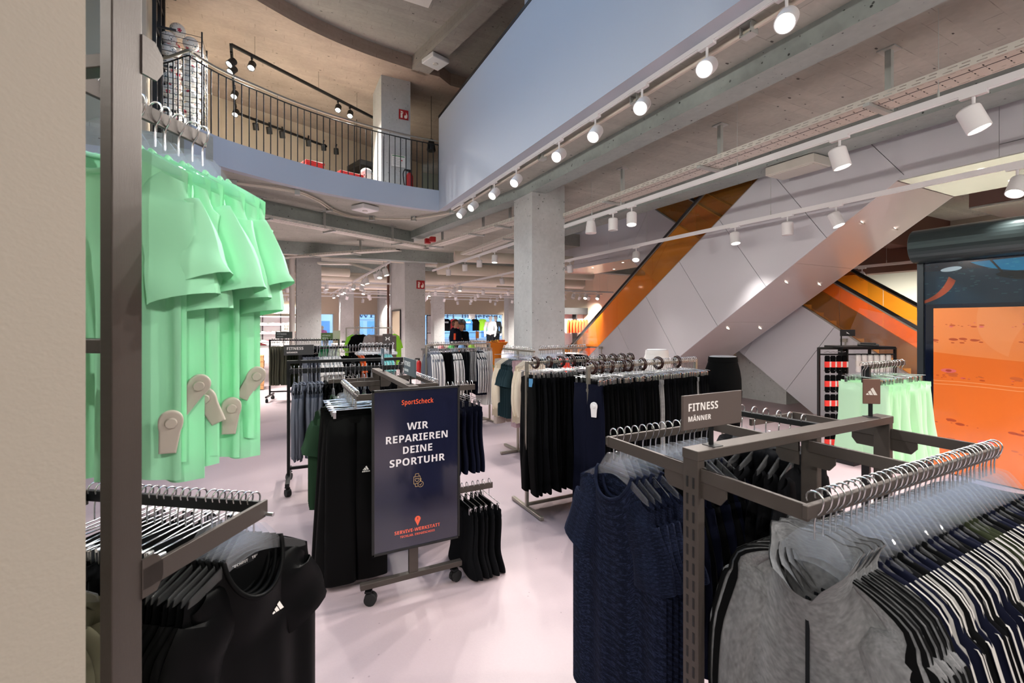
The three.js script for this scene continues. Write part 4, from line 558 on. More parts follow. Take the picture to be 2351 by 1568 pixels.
  { const lg = part('logo', new THREE.ShapeGeometry([[[0, 0], [.24, 0], [.13, .2], [-.02, .11]], [[.3, 0], [.6, 0], [.36, .44], [.15, .31]], [[.67, 0], [1, 0], [.6, .72], [.38, .56]]].map((q) => new THREE.Shape(q.map(([a, b]) => new THREE.Vector2(a * .04, b * .04))))), std('#efeeea', { side: THREE.DoubleSide }), bt[0], 'white three-bar logo'); lg.position.set(.045, NECK - .22, .0255); 
    const lb = canvasTex(256, 48, (c) => { c.fillStyle = '#101114'; c.fillRect(0, 0, 256, 48); c.fillStyle = '#dddad5'; c.font = 'bold 26px sans-serif'; c.fillText('TECHFIT', 40, 33); c.fillText('TECHFIT', 168, 33); bars3(c, 12, 32, 22, '#dddad5'); }); const nb = part('neck_tape', new THREE.PlaneGeometry(.13, .02), std('#fff', { map: lb, side: THREE.DoubleSide }), bt[0]); nb.position.set(0, NECK - .045, -.036); }
  const blackTurn = Math.atan2(LB[0], -LB[1]);
  for (let i = 0; i < 7; i++) { const q = Lp(RE, 0, -.02 - i * .024), p = V(q[0], 1.212, q[1]), tn = blackTurn + rr(-.04, .04) - .22; put(H.clear, 'clear hanger of a black training tee by the rack arm', 'hanger', 'hangers of the black training tees', p, tn); put(bt[i ? 1 : 0], i ? `plain black training tee, ${ORD[i - 1]} behind the one with the white logo` : 'black training tee with a white three-bar logo on the chest, lower left', 't-shirt', i ? 'black training tees on the lower left bar' : undefined, p, tn); }
  const tp = [1, 2, 3].map((s) => pantsProto('trousers', s === 2 ? F.charcoal : F.black, { seed: s, len: .95 }));
  for (let i = 0; i < 15; i++) { const q = Lp(RE, 0, -.2 - i * .028), p = V(q[0], 1.212, q[1]), tn = blackTurn + rr(-.12, .12); put(H.clip, 'chrome clip hanger on the lower left bar', 'hanger', 'chrome clip hangers lower left', p, tn); put(tp[i % 3], 'dark jogging trousers hung on the lower left bar', 'trousers', 'jogging trousers on the lower left bar', p, tn); }
  const ol = teeProto('t_shirt', F.khaki, { sleeve: 'short', seed: 3, lo: false }); const X = Lp(P2, -.02, -.02); for (let i = 0; i < 4; i++) { const q = Lp([-.50, 1.46], -.02 - i * .035, -.09 - .012 * i), p = V(q[0], 1.28, q[1]), tn = Math.atan2(LA[0], -LA[1]) + Math.PI + .5 + rr(-.05, .05); put(H.clear, 'clear hanger of an olive tee at the left edge', 'hanger', 'hangers of the olive tees', p, tn); put(ol, 'olive green tee hanging low at the left edge behind the brown post', 't-shirt', 'olive tees at the left edge', p, tn); }
  part('arm', bar(w(Lp([-.50, 1.46], .06, .02), 1.262), w(Lp([-.50, 1.46], -.2, -.09), 1.262), .012, .03, .002), M.frame, t);
}

// ---------- right foreground rack ----------
{ const r = rack('brown steel clothes rack in the right foreground with slotted posts', [1.175, 1.03], [2.33, 1.03], 1.345, { mids: [.545] });
  const yb = 1.275; r.arm(1.175, 1.06, yb, 1.175, 1.455); r.arm(1.78, 1.06, yb, 1.78, 1.455); r.rail(1.165, 1.45, yb + .002, 1.79, 1.45);
  r.arm(1.175, 1.0, yb, 1.175, .675); r.arm(1.74, 1.0, yb + .02, 1.74, .68); r.arm(2.33, 1.0, yb, 2.33, .675); r.rail(1.165, .68, yb + .002, 2.34, .68, undefined, .016, .036, M.frame);
  r.rail(1.95, 1.06, yb + .055, 1.9, 1.44, yb + .055, .024, .024, M.blackm); r.arm(2.33, 1.06, yb, 2.33, 1.42); r.rail(2.0, 1.42, yb, 2.34, 1.42);
  const sg = fontTex(512, 256, '#554b48', [['FITNESS', 38, 118, 82, '#e9e6e4', 'left', 'bold', .82], ['MÄNNER', 38, 196, 54, '#e9e6e4', 'left', 'bold', .84]]);
  rackSign('brown FITNESS MÄNNER sign standing on the right foreground rack', V(1.262, 1.345, 1.03), 0, .28, .11, .065, '#554b48', sg, {});
  const ad = canvasTex(128, 192, (c) => { c.fillStyle = '#6a4c41'; c.fillRect(0, 0, 128, 192); bars3(c, 22, 124, 84, '#d9d2cc'); });
  rackSign('small brown sign with a white three-bar emblem on the right foreground rack', V(2.235, 1.345, 1.03), -.62, .066, .105, .06, '#6a4c41', ad, {});
  // near bar: grey zip jackets first, then dark striped ones
  const jg = [1, 2].map((s) => teeProto('track_jacket', F.grey, { sleeve: 'raglan', sh: .215, w: .27, len: .7, fold: .01, t: .02, seed: s * 1.3, neck: .09, drop: .08, open: .05, collar: 1, stripes: F.black, stripeAt: [.1, .62, 1.12], stripeW: .17, noband: 1, zip: F.charcoal }));
  const stg = cloth('#a5a3a0'), mk = (m, s, st) => teeProto('track_jacket', m, { sleeve: 'raglan', sh: .21, w: .26, len: .68, fold: .008, t: .012, seed: s, neck: .085, drop: .075, stripes: stg, stripeW: .12 });
  const jd = [mk(F.navy, 1.1, F.white), mk(F.black, 2.2, F.white), mk(F.black2, 3.1, F.lightgrey), mk(F.navy, 4.3, F.white)], jo = mk(F.darkolive, 2.7, F.lightgrey);
  run(V(1.19, 1.298, .68), V(2.33, 1.298, .68), 35, (i) => i < 4 ? [jg[i % 2], i ? `grey zip jacket with black sleeve stripes, ${ORD[i - 1]} behind the front one` : 'grey marl zip jacket with black sleeve stripes at the front of the row', 'jacket', i ? 'grey zip jackets on the right foreground rack' : undefined, H.clear]
    : i > 18 && i < 22 ? [jo, `olive jacket with pale sleeve stripes, ${ORD[i - 19]} of three in the right foreground row`, 'jacket', 'olive jackets on the right foreground rack', H.clear] : [jd[(i * 7) % 4], 'dark track jacket with pale sleeve stripes on the right foreground rack', 'jacket', 'dark striped jackets on the right foreground rack', H.clear], { front: -1, jit: .05, hl: 'clear hanger with chrome hook on the near bar of the right foreground rack', hg: 'hangers on the near bar at right' });
  // far bar: navy tees
  const tn = [1, 2].map((s) => teeProto('t_shirt', F.navyheather, { sleeve: 'drop', sh: .215, w: .27, len: 1.0, fold: .014, t: .02, seed: s * 2.3, neck: .1, drop: .1, open: .04 })), tb = [1, 2].map((s) => teeProto('t_shirt', s > 1 ? F.black : F.navy, { sleeve: 'long', sh: .21, w: .26, len: .74, fold: .01, seed: s * 1.9 })), th = teeProto('hoodie', F.offblack, { sleeve: 'long', sh: .22, w: .28, len: .7, hood: 1, seed: 2, t: .026 });
  run(V(1.18, 1.298, 1.45), V(1.76, 1.298, 1.45), 15, (i) => i < 1 ? [tn[0], 'navy heather tee facing out at the end of the right foreground rack', 't-shirt', undefined, H.clear] : i < 5 ? [tn[1], `navy heather tee, ${ORD[i - 1]} behind the front one on the far bar`, 't-shirt', 'navy heather tees on the far bar', H.clear] : [tb[i % 2], 'black long-sleeved top on the far bar of the right foreground rack', 'top', 'black tops on the far bar', H.clear], { front: -1, jit: .05, hl: 'clear hanger on the far bar of the right foreground rack', hg: 'hangers on the far bar at right' });
  run(V(1.94, 1.345, 1.1), V(1.905, 1.345, 1.43), 6, (i) => [th, `black hoodie on the straight arm behind the right foreground rack, ${ORD[i]} from the near end`, 'hoodie', 'black hoodies on the straight arm', H.clear], { front: -1, jit: .1, hl: 'chrome hook hanger on the dark straight arm', hg: 'hangers on the dark straight arm' });
}

// ---------- the double trouser rail in the middle ----------
{ const t = thing('clothes_rack', 'bronze double rail packed with black trousers in the middle of the floor', 'clothes rack', V(2.07, 0, 3.74)), A = t.position, w = (x, y, f) => V(x, y, f).sub(A), S = M.steel;
  for (const [x0, f0, x1, f1] of [[2.07, 3.74, 3.34, 3.72], [2.3, 3.1, 3.7, 3.22]]) { for (const [x, f] of [[x0, f0], [x1, f1]]) { part('post', bar(w(x, .02, f), w(x, 1.385, f), .028, .028, .002), S, t); part('foot', bar(w(x, .02, f - .28), w(x, .02, f + .28), .035, .03, .003), S, t); } part('hang_bar', bar(w(x0, 1.37, f0), w(x1, 1.37, f1), .028, .024, .003), S, t); part('low_rail', bar(w(x0, .05, f0), w(x1, .05, f1), .03, .024, .003), S, t); }
  const tr = [1, 2, 3, 4].map((s) => pantsProto('trousers', [F.black, F.black2, F.black3, F.offblack][s - 1], { seed: s * 1.4, len: 1.02 + .03 * (s % 2), lo: false })), tg = pantsProto('trousers', F.lightgrey, { seed: 2.2, len: 1.0 }), tn = pantsProto('trousers', F.navy, { seed: 1, len: 1.04 });
  run(V(2.06, 1.386, 3.74), V(3.34, 1.386, 3.72), 46, (i) => [tr[(i * 5) % 4], 'black trousers packed on the rear rail of the double trouser rack', 'trousers', 'black trousers on the rear rail', H.clip], { front: -1, jit: .1, hl: 'chrome clip hanger on the rear trouser rail', hg: 'clip hangers on the rear trouser rail' });
  run(V(2.28, 1.386, 3.1), V(3.7, 1.386, 3.22), 52, (i) => i < 2 ? [tn, 'dark navy trousers at the near end of the front trouser rail', 'trousers', 'navy trousers at the rail end', H.clip] : i === 26 || i === 27 || i === 45 ? [tg, i === 45 ? 'single pale grey trousers near the far end of the front trouser rail' : 'pale grey trousers standing out in the middle of the front trouser rail', 'trousers', i === 45 ? undefined : 'pale grey trousers on the front rail', H.clip] : [tr[(i * 3) % 4], 'black trousers packed on the front rail of the double trouser rack', 'trousers', 'black trousers on the front rail', H.clip], { front: -1, jit: .1, hl: 'chrome clip hanger on the front trouser rail', hg: 'clip hangers on the front trouser rail' });
  const tm = std('#2b1512', { roughness: .25 }), rg = new THREE.TorusGeometry(.047, .014, 10, 26); let p0;
  for (const [row, x0, f0, x1, f1, ks] of [['rear', 2.07, 3.74, 3.34, 3.72, [.07, .19, .29, .4, .52, .68, .79, .88, .97]], ['front', 2.3, 3.1, 3.7, 3.22, [.03, .1, .18, .28, .33, .46, .61, .8]]]) for (const k of ks) { const q = part('size_ring', rg, tm, scene); q.position.copy(V(x0 + (x1 - x0) * k, 1.372, f0 + (f1 - f0) * k)); q.rotation.set(0, Math.PI / 2 + rr(-.3, .3), 0); tag(q, `round tortoiseshell size divider on the ${row} trouser rail`, 'size divider', `size dividers on the ${row} rail`); }
  for (const [l, x, y, f, c, s, rz] of [['white security tag on a trouser leg of the rear rail', 2.52, 1.12, 3.52, '#dad7d4', .9, -.3], ['white security tag on the dark navy trousers of the front rail', 2.268, 1.05, 2.98, '#e2e2e6', 1.2, 0]]) { const k = part('security_tag', secG, std(c), scene); k.position.copy(V(x, y, f)); k.rotation.set(0, -Math.PI / 2 + .5, rz); k.scale.setScalar(s); tag(k, l, 'security tag'); }
  const bl = part('hang_tag', bx(.045, .075, .002), std('#4f88b5'), scene); bl.position.copy(V(2.045, 1.2, 3.62)); bl.rotation.y = -Math.PI / 2 + .4; tag(bl, 'blue swing tag at the near corner of the rear trouser rail', 'price tag');
}
// half mannequins
function hipForm(label, pos, mat, top, turn, s = 1, yb = .62) { const t = thing('hip_mannequin', label, 'mannequin', pos, turn); const ring = (y, a, b, cx = 0, cz = 0) => [...Array(24)].map((_, i) => { const q = i / 24 * 6.2832; return v3(cx + Math.cos(q) * a, y, cz + Math.sin(q) * b); });
  part('torso', loft([ring(1.34, .135, .09), ring(1.39, .137, .093), ring(1.395, .12, .08), ring(1.395, .02, .02)], true, true), top, t);
  part('trousers', loft([ring(1.375, .142, .098), ring(1.33, .15, .105), ring(1.24, .178, .125, 0, -.01), ring(1.15, .192, .135, 0, -.012), ring(1.05, .19, .13), ring(.98, .18, .12)]), mat, t); part('waistband', loft([ring(1.385, .146, .102), ring(1.36, .15, .106), ring(1.335, .153, .108)]), mat, t);
  for (const sx of [-1, 1]) part('leg', loft([ring(1.03, .1, .12, sx * .09), ring(.9, .092, .1, sx * .095), ring(.75, .08, .088, sx * .1), ring(yb, .07, .075, sx * .1)], true, true), mat, t);
  part('stand', [rod(v3(0, .02, 0), v3(0, 1.0, 0), .014, 10), new THREE.CylinderGeometry(.16, .16, .02, 24).translate(0, .01, 0)], M.steel, t); return t; }
hipForm('black half mannequin wearing loose black trousers beside the trouser rack', V(4.2, 0, 3.3), F.black, std('#8d9097', { roughness: .3 }), -.5);
hipForm('white half mannequin with pale trousers behind the trouser rack', V(4.45, 0, 4.5), F.white, std('#b9bbc0', { roughness: .3 }), -.5);
// ---------- poster rack in the middle aisle ----------
{ const r = rack('grey steel clothes rack on castors carrying the dark blue poster', [.78, 2.93], [.78, 4.2], 1.335, { feet: .33 }), y = 1.25;
  r.arm(.75, 3.16, y, .46, 3.16); r.arm(.75, 3.86, y, .46, 3.86); r.rail(.465, 3.13, y, .465, 3.88); r.arm(.81, 3.29, y, 1.36, 3.29); r.arm(.81, 3.05, .56, 1.4, 3.05); r.arm(.81, 3.5, y, 1.13, 3.5); r.arm(.81, 4.14, y, 1.13, 4.14); r.rail(1.125, 3.48, y, 1.125, 4.16); r.rail(.38, 4.14, y, .75, 4.14);
  const P = thing('poster', 'dark blue framed poster offering sports watch repair on the middle rack', 'poster', V(.793, .318, 2.875)); const w = .566, h = 1.014;
  for (const [a, b, c, d] of [[w, .014, 0, .007], [w, .014, 0, h - .007]]) part('frame', bx(a, b, .022, c, d, 0, .002), M.black, P); for (const x of [-1, 1]) part('frame', bx(.014, h, .022, x * (w / 2 - .007), h / 2, 0, .002), M.black, P); part('back_plate', bx(w - .01, h - .01, .006, 0, h / 2, -.004), M.black, P);
  const pt = canvasTex(1024, 1834, (c, W, Hh) => { c.fillStyle = '#1b1e35'; c.fillRect(0, 0, W, Hh); const tx = (s, v, px, col, wd, wt = 'bold') => { c.fillStyle = col; c.font = `${wt} ${px}px sans-serif`; c.textAlign = 'center'; const k = wd * W / c.measureText(s).width; c.save(); c.translate(W / 2, v * Hh + px * .36); c.scale(k, 1); c.fillText(s, 0, 0); c.restore(); };
    tx('SportScheck', .073, 78, '#f4613c', .385); tx('WIR', .228, 118, '#ebe8ec', .255); tx('REPARIEREN', .303, 118, '#ebe8ec', .765); tx('DEINE', .378, 118, '#ebe8ec', .37); tx('SPORTUHR', .453, 118, '#ebe8ec', .67); tx('SERVIVE-WERKSTATT', .897, 54, '#f4613c', .55); tx('TECHLAB. ERDGESCHOSS', .928, 36, '#f4613c', .42);
    c.strokeStyle = '#b99a6b'; c.lineWidth = 6; const X = W / 2 - 8, Y = .582 * Hh; c.strokeRect(X - 40, Y - 45, 78, 84); c.beginPath(); c.moveTo(X - 26, Y - 45); c.lineTo(X - 18, Y - 78); c.lineTo(X + 18, Y - 78); c.lineTo(X + 26, Y - 45); c.moveTo(X - 26, Y + 39); c.lineTo(X - 18, Y + 74); c.lineTo(X + 10, Y + 74); c.stroke(); c.strokeRect(X + 38, Y - 16, 12, 24); c.beginPath(); c.moveTo(X, Y + 22); c.bezierCurveTo(X - 44, Y - 12, X - 16, Y - 38, X, Y - 14); c.bezierCurveTo(X + 16, Y - 38, X + 44, Y - 12, X, Y + 22); c.stroke();
    c.fillStyle = '#1b1e35'; c.beginPath(); c.arc(X + 44, Y + 52, 33, 0, 7); c.fill(); c.stroke(); c.beginPath(); c.moveTo(X + 30, Y + 54); c.lineTo(X + 41, Y + 65); c.lineTo(X + 60, Y + 40); c.stroke();
    c.fillStyle = '#f4613c'; c.beginPath(); c.arc(W / 2, .832 * Hh, 36, Math.PI * .9, Math.PI * 2.1); c.lineTo(W / 2, .832 * Hh + 82); c.fill(); c.fillStyle = '#1b1e35'; c.fillRect(W / 2 - 4, .832 * Hh - 18, 8, 26); });
  const q = part('print', new THREE.PlaneGeometry(w - .028, h - .028), phy('#ffffff', { map: pt, roughness: .16, clearcoat: 1, clearcoatRoughness: .08 }), P); q.position.set(0, h / 2, .006);
  const sg = fontTex(256, 96, '#47545c', [['FITNESS', 18, 44, 36, '#cfd6da'], ['MÄNNER', 18, 78, 22, '#cfd6da']]); rackSign('blue-grey FITNESS sign behind the poster, turned to the left', V(.78, 1.335, 3.02), -Math.PI / 2, .3, .115, .06, '#47545c', sg);
  const ad = canvasTex(96, 128, (c) => { c.fillStyle = '#4a5a68'; c.fillRect(0, 0, 96, 128); bars3(c, 16, 84, 62, '#d5dbe0'); }); rackSign('small blue-grey emblem sign at the far end of the poster rack', V(.78, 1.335, 3.9), -Math.PI / 2, .1, .14, .06, '#4a5a68', ad);
  const np = pantsProto('trousers', F.nylon, { len: 1.08, w: .18, seed: 1.3, hem: .1, t: .02 }), npl = pantsProto('trousers', F.nylon, { len: 1.08, w: .18, seed: 1.3, hem: .1, t: .022 }), bp = pantsProto('trousers', F.black, { len: .98, seed: 2.6 }), dg = teeProto('t_shirt', F.dgreen, { sleeve: 'drop', seed: 2, sh: .21, w: .26, len: .76 });
  const lt = canvasTex(128, 96, (c) => { c.fillStyle = '#050608'; c.fillRect(0, 0, 128, 96); bars3(c, 26, 62, 70, '#f2f1ee'); c.fillStyle = '#f2f1ee'; c.font = 'bold 30px sans-serif'; c.textAlign = 'center'; c.fillText('adidas', 62, 88); }); const lg = part('logo', new THREE.PlaneGeometry(.07, .052), phy('#ffffff', { map: lt, side: THREE.DoubleSide, roughness: .7, specularIntensity: .2 }), npl, 'white printed logo'); lg.position.set(.06, -.155 - .34, .033);
  run(V(.465, 1.27, 3.17), V(.465, 1.27, 3.86), 19, (i) => i === 0 ? [npl, 'black track trousers with a white logo at the front of the poster rack', 'trousers', undefined, H.clip] : i < 14 ? [i % 2 ? np : bp, 'black track trousers in the row left of the poster', 'trousers', 'black track trousers left of the poster', H.clip] : [dg, 'dark green tee at the back of the row left of the poster', 't-shirt', 'dark green tees left of the poster', H.clear], { front: -1, hl: 'hanger on the bar left of the poster', hg: 'hangers left of the poster' });
  run(V(.39, 1.27, 4.14), V(.72, 1.27, 4.14), 4, () => [dg, 'dark green tee on the cross bar at the back of the poster rack', 't-shirt', 'dark green tees on the cross bar', H.clear], { front: -1, hl: 'hanger on the cross bar of the poster rack', hg: 'hangers on the cross bar' });
  const sh = [1, 2].map((s) => pantsProto('shorts', s > 1 ? F.navy : F.offblack, { len: .46, w: .175, hem: .125, seed: s, t: .018 }));
  run(V(1.12, 1.275, 3.29), V(1.35, 1.275, 3.29), 6, (i) => [sh[1], `navy shorts on the upper arm right of the poster, ${ORD[5 - i]} from the arm's end`, 'shorts', 'navy shorts right of the poster', H.clip], { front: 1, hl: 'clip hanger on the upper arm right of the poster', hg: 'hangers on the upper arm' });
  run(V(1.14, .585, 3.05), V(1.39, .585, 3.05), 6, (i) => [sh[0], `black shorts on the lower arm right of the poster, ${ORD[5 - i]} from the arm's end`, 'shorts', 'black shorts right of the poster', H.clip, undefined, undefined, [1, .92, 1]], { front: 1, hl: 'clip hanger on the lower arm right of the poster', hg: 'hangers on the lower arm' });
  run(V(1.125, 1.27, 3.52), V(1.125, 1.27, 4.13), 14, () => [bp, 'black trousers on the bar behind the poster', 'trousers', 'black trousers behind the poster', H.clip], { front: -1, hl: 'clip hanger on the bar behind the poster', hg: 'hangers behind the poster' });
}
// ---------- second rack on the left ----------
{ const r = rack('dark steel clothes rack with grey tops on the left, behind the poster rack', [.1, 5.4], [1.28, 5.33], 1.34, { feet: .32, mat: M.blackm, lowbar: true, mids: [.55] }), y = 1.27;
  for (const [x, f] of [[.12, 5.38], [.72, 5.36], [1.26, 5.34]]) r.arm(x, f, y, x, f - .33); r.rail(.1, 5.05, y, 1.28, 5.0); r.rail(.1, 5.38, 1.22, 1.28, 5.33);
  const sg = fontTex(256, 96, '#3c3c3e', [['FITNESS', 20, 46, 38, '#e9e6e4'], ['MÄNNER', 20, 78, 22, '#e9e6e4']]); rackSign('dark FITNESS MÄNNER sign on the second rack at left', V(.2, 1.34, 5.38), 0, .29, .11, .06, '#3c3c3e', sg);
  const gt = [1, 2].map((s) => teeProto('sweater', F.greyblue, { sleeve: 'long', seed: s * 1.6, sh: .2, w: .24, len: .72, fold: .016 })), bt = teeProto('t_shirt', F.black, { sleeve: 'short', seed: 2, len: .68 }), nt = teeProto('t_shirt', F.navy, { sleeve: 'short', seed: 3, len: .7 }), bp = pantsProto('trousers', F.black2, { seed: 3, len: .8 });
  run(V(.12, 1.29, 5.05), V(1.27, 1.29, 5.0), 28, (i) => i < 7 ? [gt[i % 2], 'blue-grey long-sleeved top at the left end of the second rack', 'top', 'blue-grey tops on the second rack', H.clear] : i < 15 ? [bt, 'black tee in the middle of the second rack', 't-shirt', 'black tees on the second rack', H.clip] : i < 19 ? [nt, 'navy tee on a clear hanger on the second rack', 't-shirt', 'navy tees on the second rack', H.clear] : [bp, 'black cropped trousers at the right end of the second rack', 'trousers', 'black cropped trousers on the second rack', H.clip], { front: -1, hl: 'hanger on the rail of the second rack at left', hg: 'hangers on the second rack' });
}
// ---------- racks in the middle distance ----------
function simpleRack(label, a, b, Hh, o = {}) { const t = thing('clothes_rack', label, 'clothes rack', V(a[0], 0, a[1])), A = t.position, w = (x, y, f) => V(x, y, f).sub(A), { mat = M.steel, tee = false } = o, L = Math.hypot(b[0] - a[0], b[1] - a[1]), n = [(b[1] - a[1]) / L * .27, -(b[0] - a[0]) / L * .27]; const mid = [(a[0] + b[0]) / 2, (a[1] + b[1]) / 2];
  for (const q of tee ? [mid] : [a, b]) { part('post', bar(w(q[0], .02, q[1]), w(q[0], Hh - .01, q[1]), .03, .03, .003), mat, t); part('foot', bar(w(q[0] - n[0], .02, q[1] - n[1]), w(q[0] + n[0], .02, q[1] + n[1]), .035, .03, .003), mat, t); if (tee) part('foot', bar(w(q[0] - n[1] * 1.3, .02, q[1] + n[0] * 1.3), w(q[0] + n[1] * 1.3, .02, q[1] - n[0] * 1.3), .035, .03, .003), mat, t); }
  part('hang_bar', bar(w(a[0], Hh - .015, a[1]), w(b[0], Hh - .015, b[1]), .028, .026, .003), mat, t); if (!tee) part('low_rail', bar(w(a[0], .04, a[1]), w(b[0], .04, b[1]), .03, .025, .003), mat, t); return t; }
const lo = (m, sl, s, o = {}) => teeProto(o.name ?? 't_shirt', m, { sleeve: sl, seed: s, lo: true, ...o }), lp = (m, s, o = {}) => pantsProto(o.name ?? 'trousers', m, { seed: s, lo: true, ...o });
{ simpleRack('steel rack of striped and white clothes in front of the fire sign pier', [2.16, 7.3], [3.34, 7.4], 1.39);
  const st = F.white, gj = teeProto('track_jacket', F.greyblue, { sleeve: 'raglan', len: .74, stripes: st, stripeW: .22, seed: 1 }), cj = teeProto('track_jacket', F.charcoal, { sleeve: 'raglan', len: .7, stripes: st, stripeW: .22, seed: 2 }), nj = teeProto('track_jacket', F.navy, { sleeve: 'raglan', len: .74, stripes: st, stripeW: .22, seed: 3 }), bp = lp(F.offblack, 1, { len: .86 }), cp = lp(F.charcoal, 2, { len: .9 }), wp = lp(F.white, 3, { len: .92 }), wt = lp(F.lightgrey, 2, { len: .5, name: 'shorts' });
  run(V(2.17, 1.4, 7.3), V(3.33, 1.4, 7.4), 34, (i) => i < 6 ? [gj, 'pale grey striped jacket at the left end of the striped rack', 'jacket', 'pale grey striped jackets', H.clearLo] : i < 11 ? [bp, 'black trousers near the left of the striped rack', 'trousers', 'black trousers on the striped rack', H.clipLo] : i < 16 ? [cj, 'charcoal jacket with white stripes on the striped rack', 'jacket', 'charcoal striped jackets', H.clearLo] : i < 21 ? [cp, 'charcoal trousers in the middle of the striped rack', 'trousers', 'charcoal trousers on the striped rack', H.clipLo] : i < 25 ? [wt, 'pale shorts on the striped rack', 'shorts', 'pale shorts on the striped rack', H.clipLo] : i < 29 ? [nj, 'navy jacket with white stripes on the striped rack', 'jacket', 'navy striped jackets', H.clearLo] : [wp, 'white trousers at the right end of the striped rack', 'trousers', 'white trousers on the striped rack', H.clipLo], { front: -1, jit: .08, hl: 'small hanger on the striped rack', hg: 'hangers on the striped rack' });
  simpleRack('steel T-stand with cream and dark tops before the near column', [2.92, 5.08], [2.86, 5.86], 1.39, { tee: true });
  const ct = lo(F.cream, 'long', 1, { name: 'sweater', len: .78, lo: false, fold: .02 }), pt = lo(F.petrol, 'drop', 2, { len: .76, lo: false, fold: .02 }), tt = lp(F.taupe, 2, { len: .9 }), mt = lp(F.mauve, 3, { len: .86 });
  run(V(2.92, 1.4, 5.1), V(2.86, 1.4, 5.84), 20, (i) => i < 4 ? [ct, 'cream top at the near end of the T-stand', 'top', 'cream tops near end of the T-stand', H.clearLo] : i < 7 ? [mt, 'dusty pink trousers on the T-stand', 'trousers', 'dusty pink trousers', H.clipLo] : i < 13 ? [pt, 'dark petrol tee in the middle of the T-stand', 't-shirt', 'petrol tees on the T-stand', H.clearLo] : i < 18 ? [ct, 'cream long-sleeved top at the far end of the T-stand', 'top', 'cream tops far end of the T-stand', H.clearLo] : [tt, 'taupe trousers at the back of the T-stand', 'trousers', 'taupe trousers on the T-stand', H.clipLo], { front: -1, hl: 'small hanger on the T-stand before the near column', far: true, hg: 'hangers on the T-stand' });
  simpleRack('steel T-stand with coral and grey tees at the foot of the near column', [3.19, 5.42], [4.09, 5.56], 1.39, { tee: true });
  const co = lo(F.coral, 'short', 1, { len: .66 }), gr = lo(F.petrol, 'short', 2, { len: .66 }), cr = lo(F.cream, 'short', 3, { len: .66 }), sk = lp(F.black, 1, { name: 'shorts', len: .4, hang: -.12 });
  run(V(3.2, 1.4, 5.42), V(4.08, 1.4, 5.56), 24, (i) => i < 6 ? [gr, 'grey-green tee at the left of the coral stand', 't-shirt', 'grey-green tees on the coral stand', H.clearLo] : i < 12 ? [co, 'coral tee on a clear hanger at the foot of the near column', 't-shirt', 'coral tees on the stand', H.clearLo] : i < 20 ? [sk, 'black shorts on chrome clips at the right of the coral stand', 'shorts', 'black shorts on the coral stand', H.clipLo] : [cr, 'cream tee at the right end of the coral stand', 't-shirt', 'cream tees on the coral stand', H.clearLo], { front: -1, hl: 'small hanger on the stand with coral tees', far: true, hg: 'hangers on the coral stand' });
}
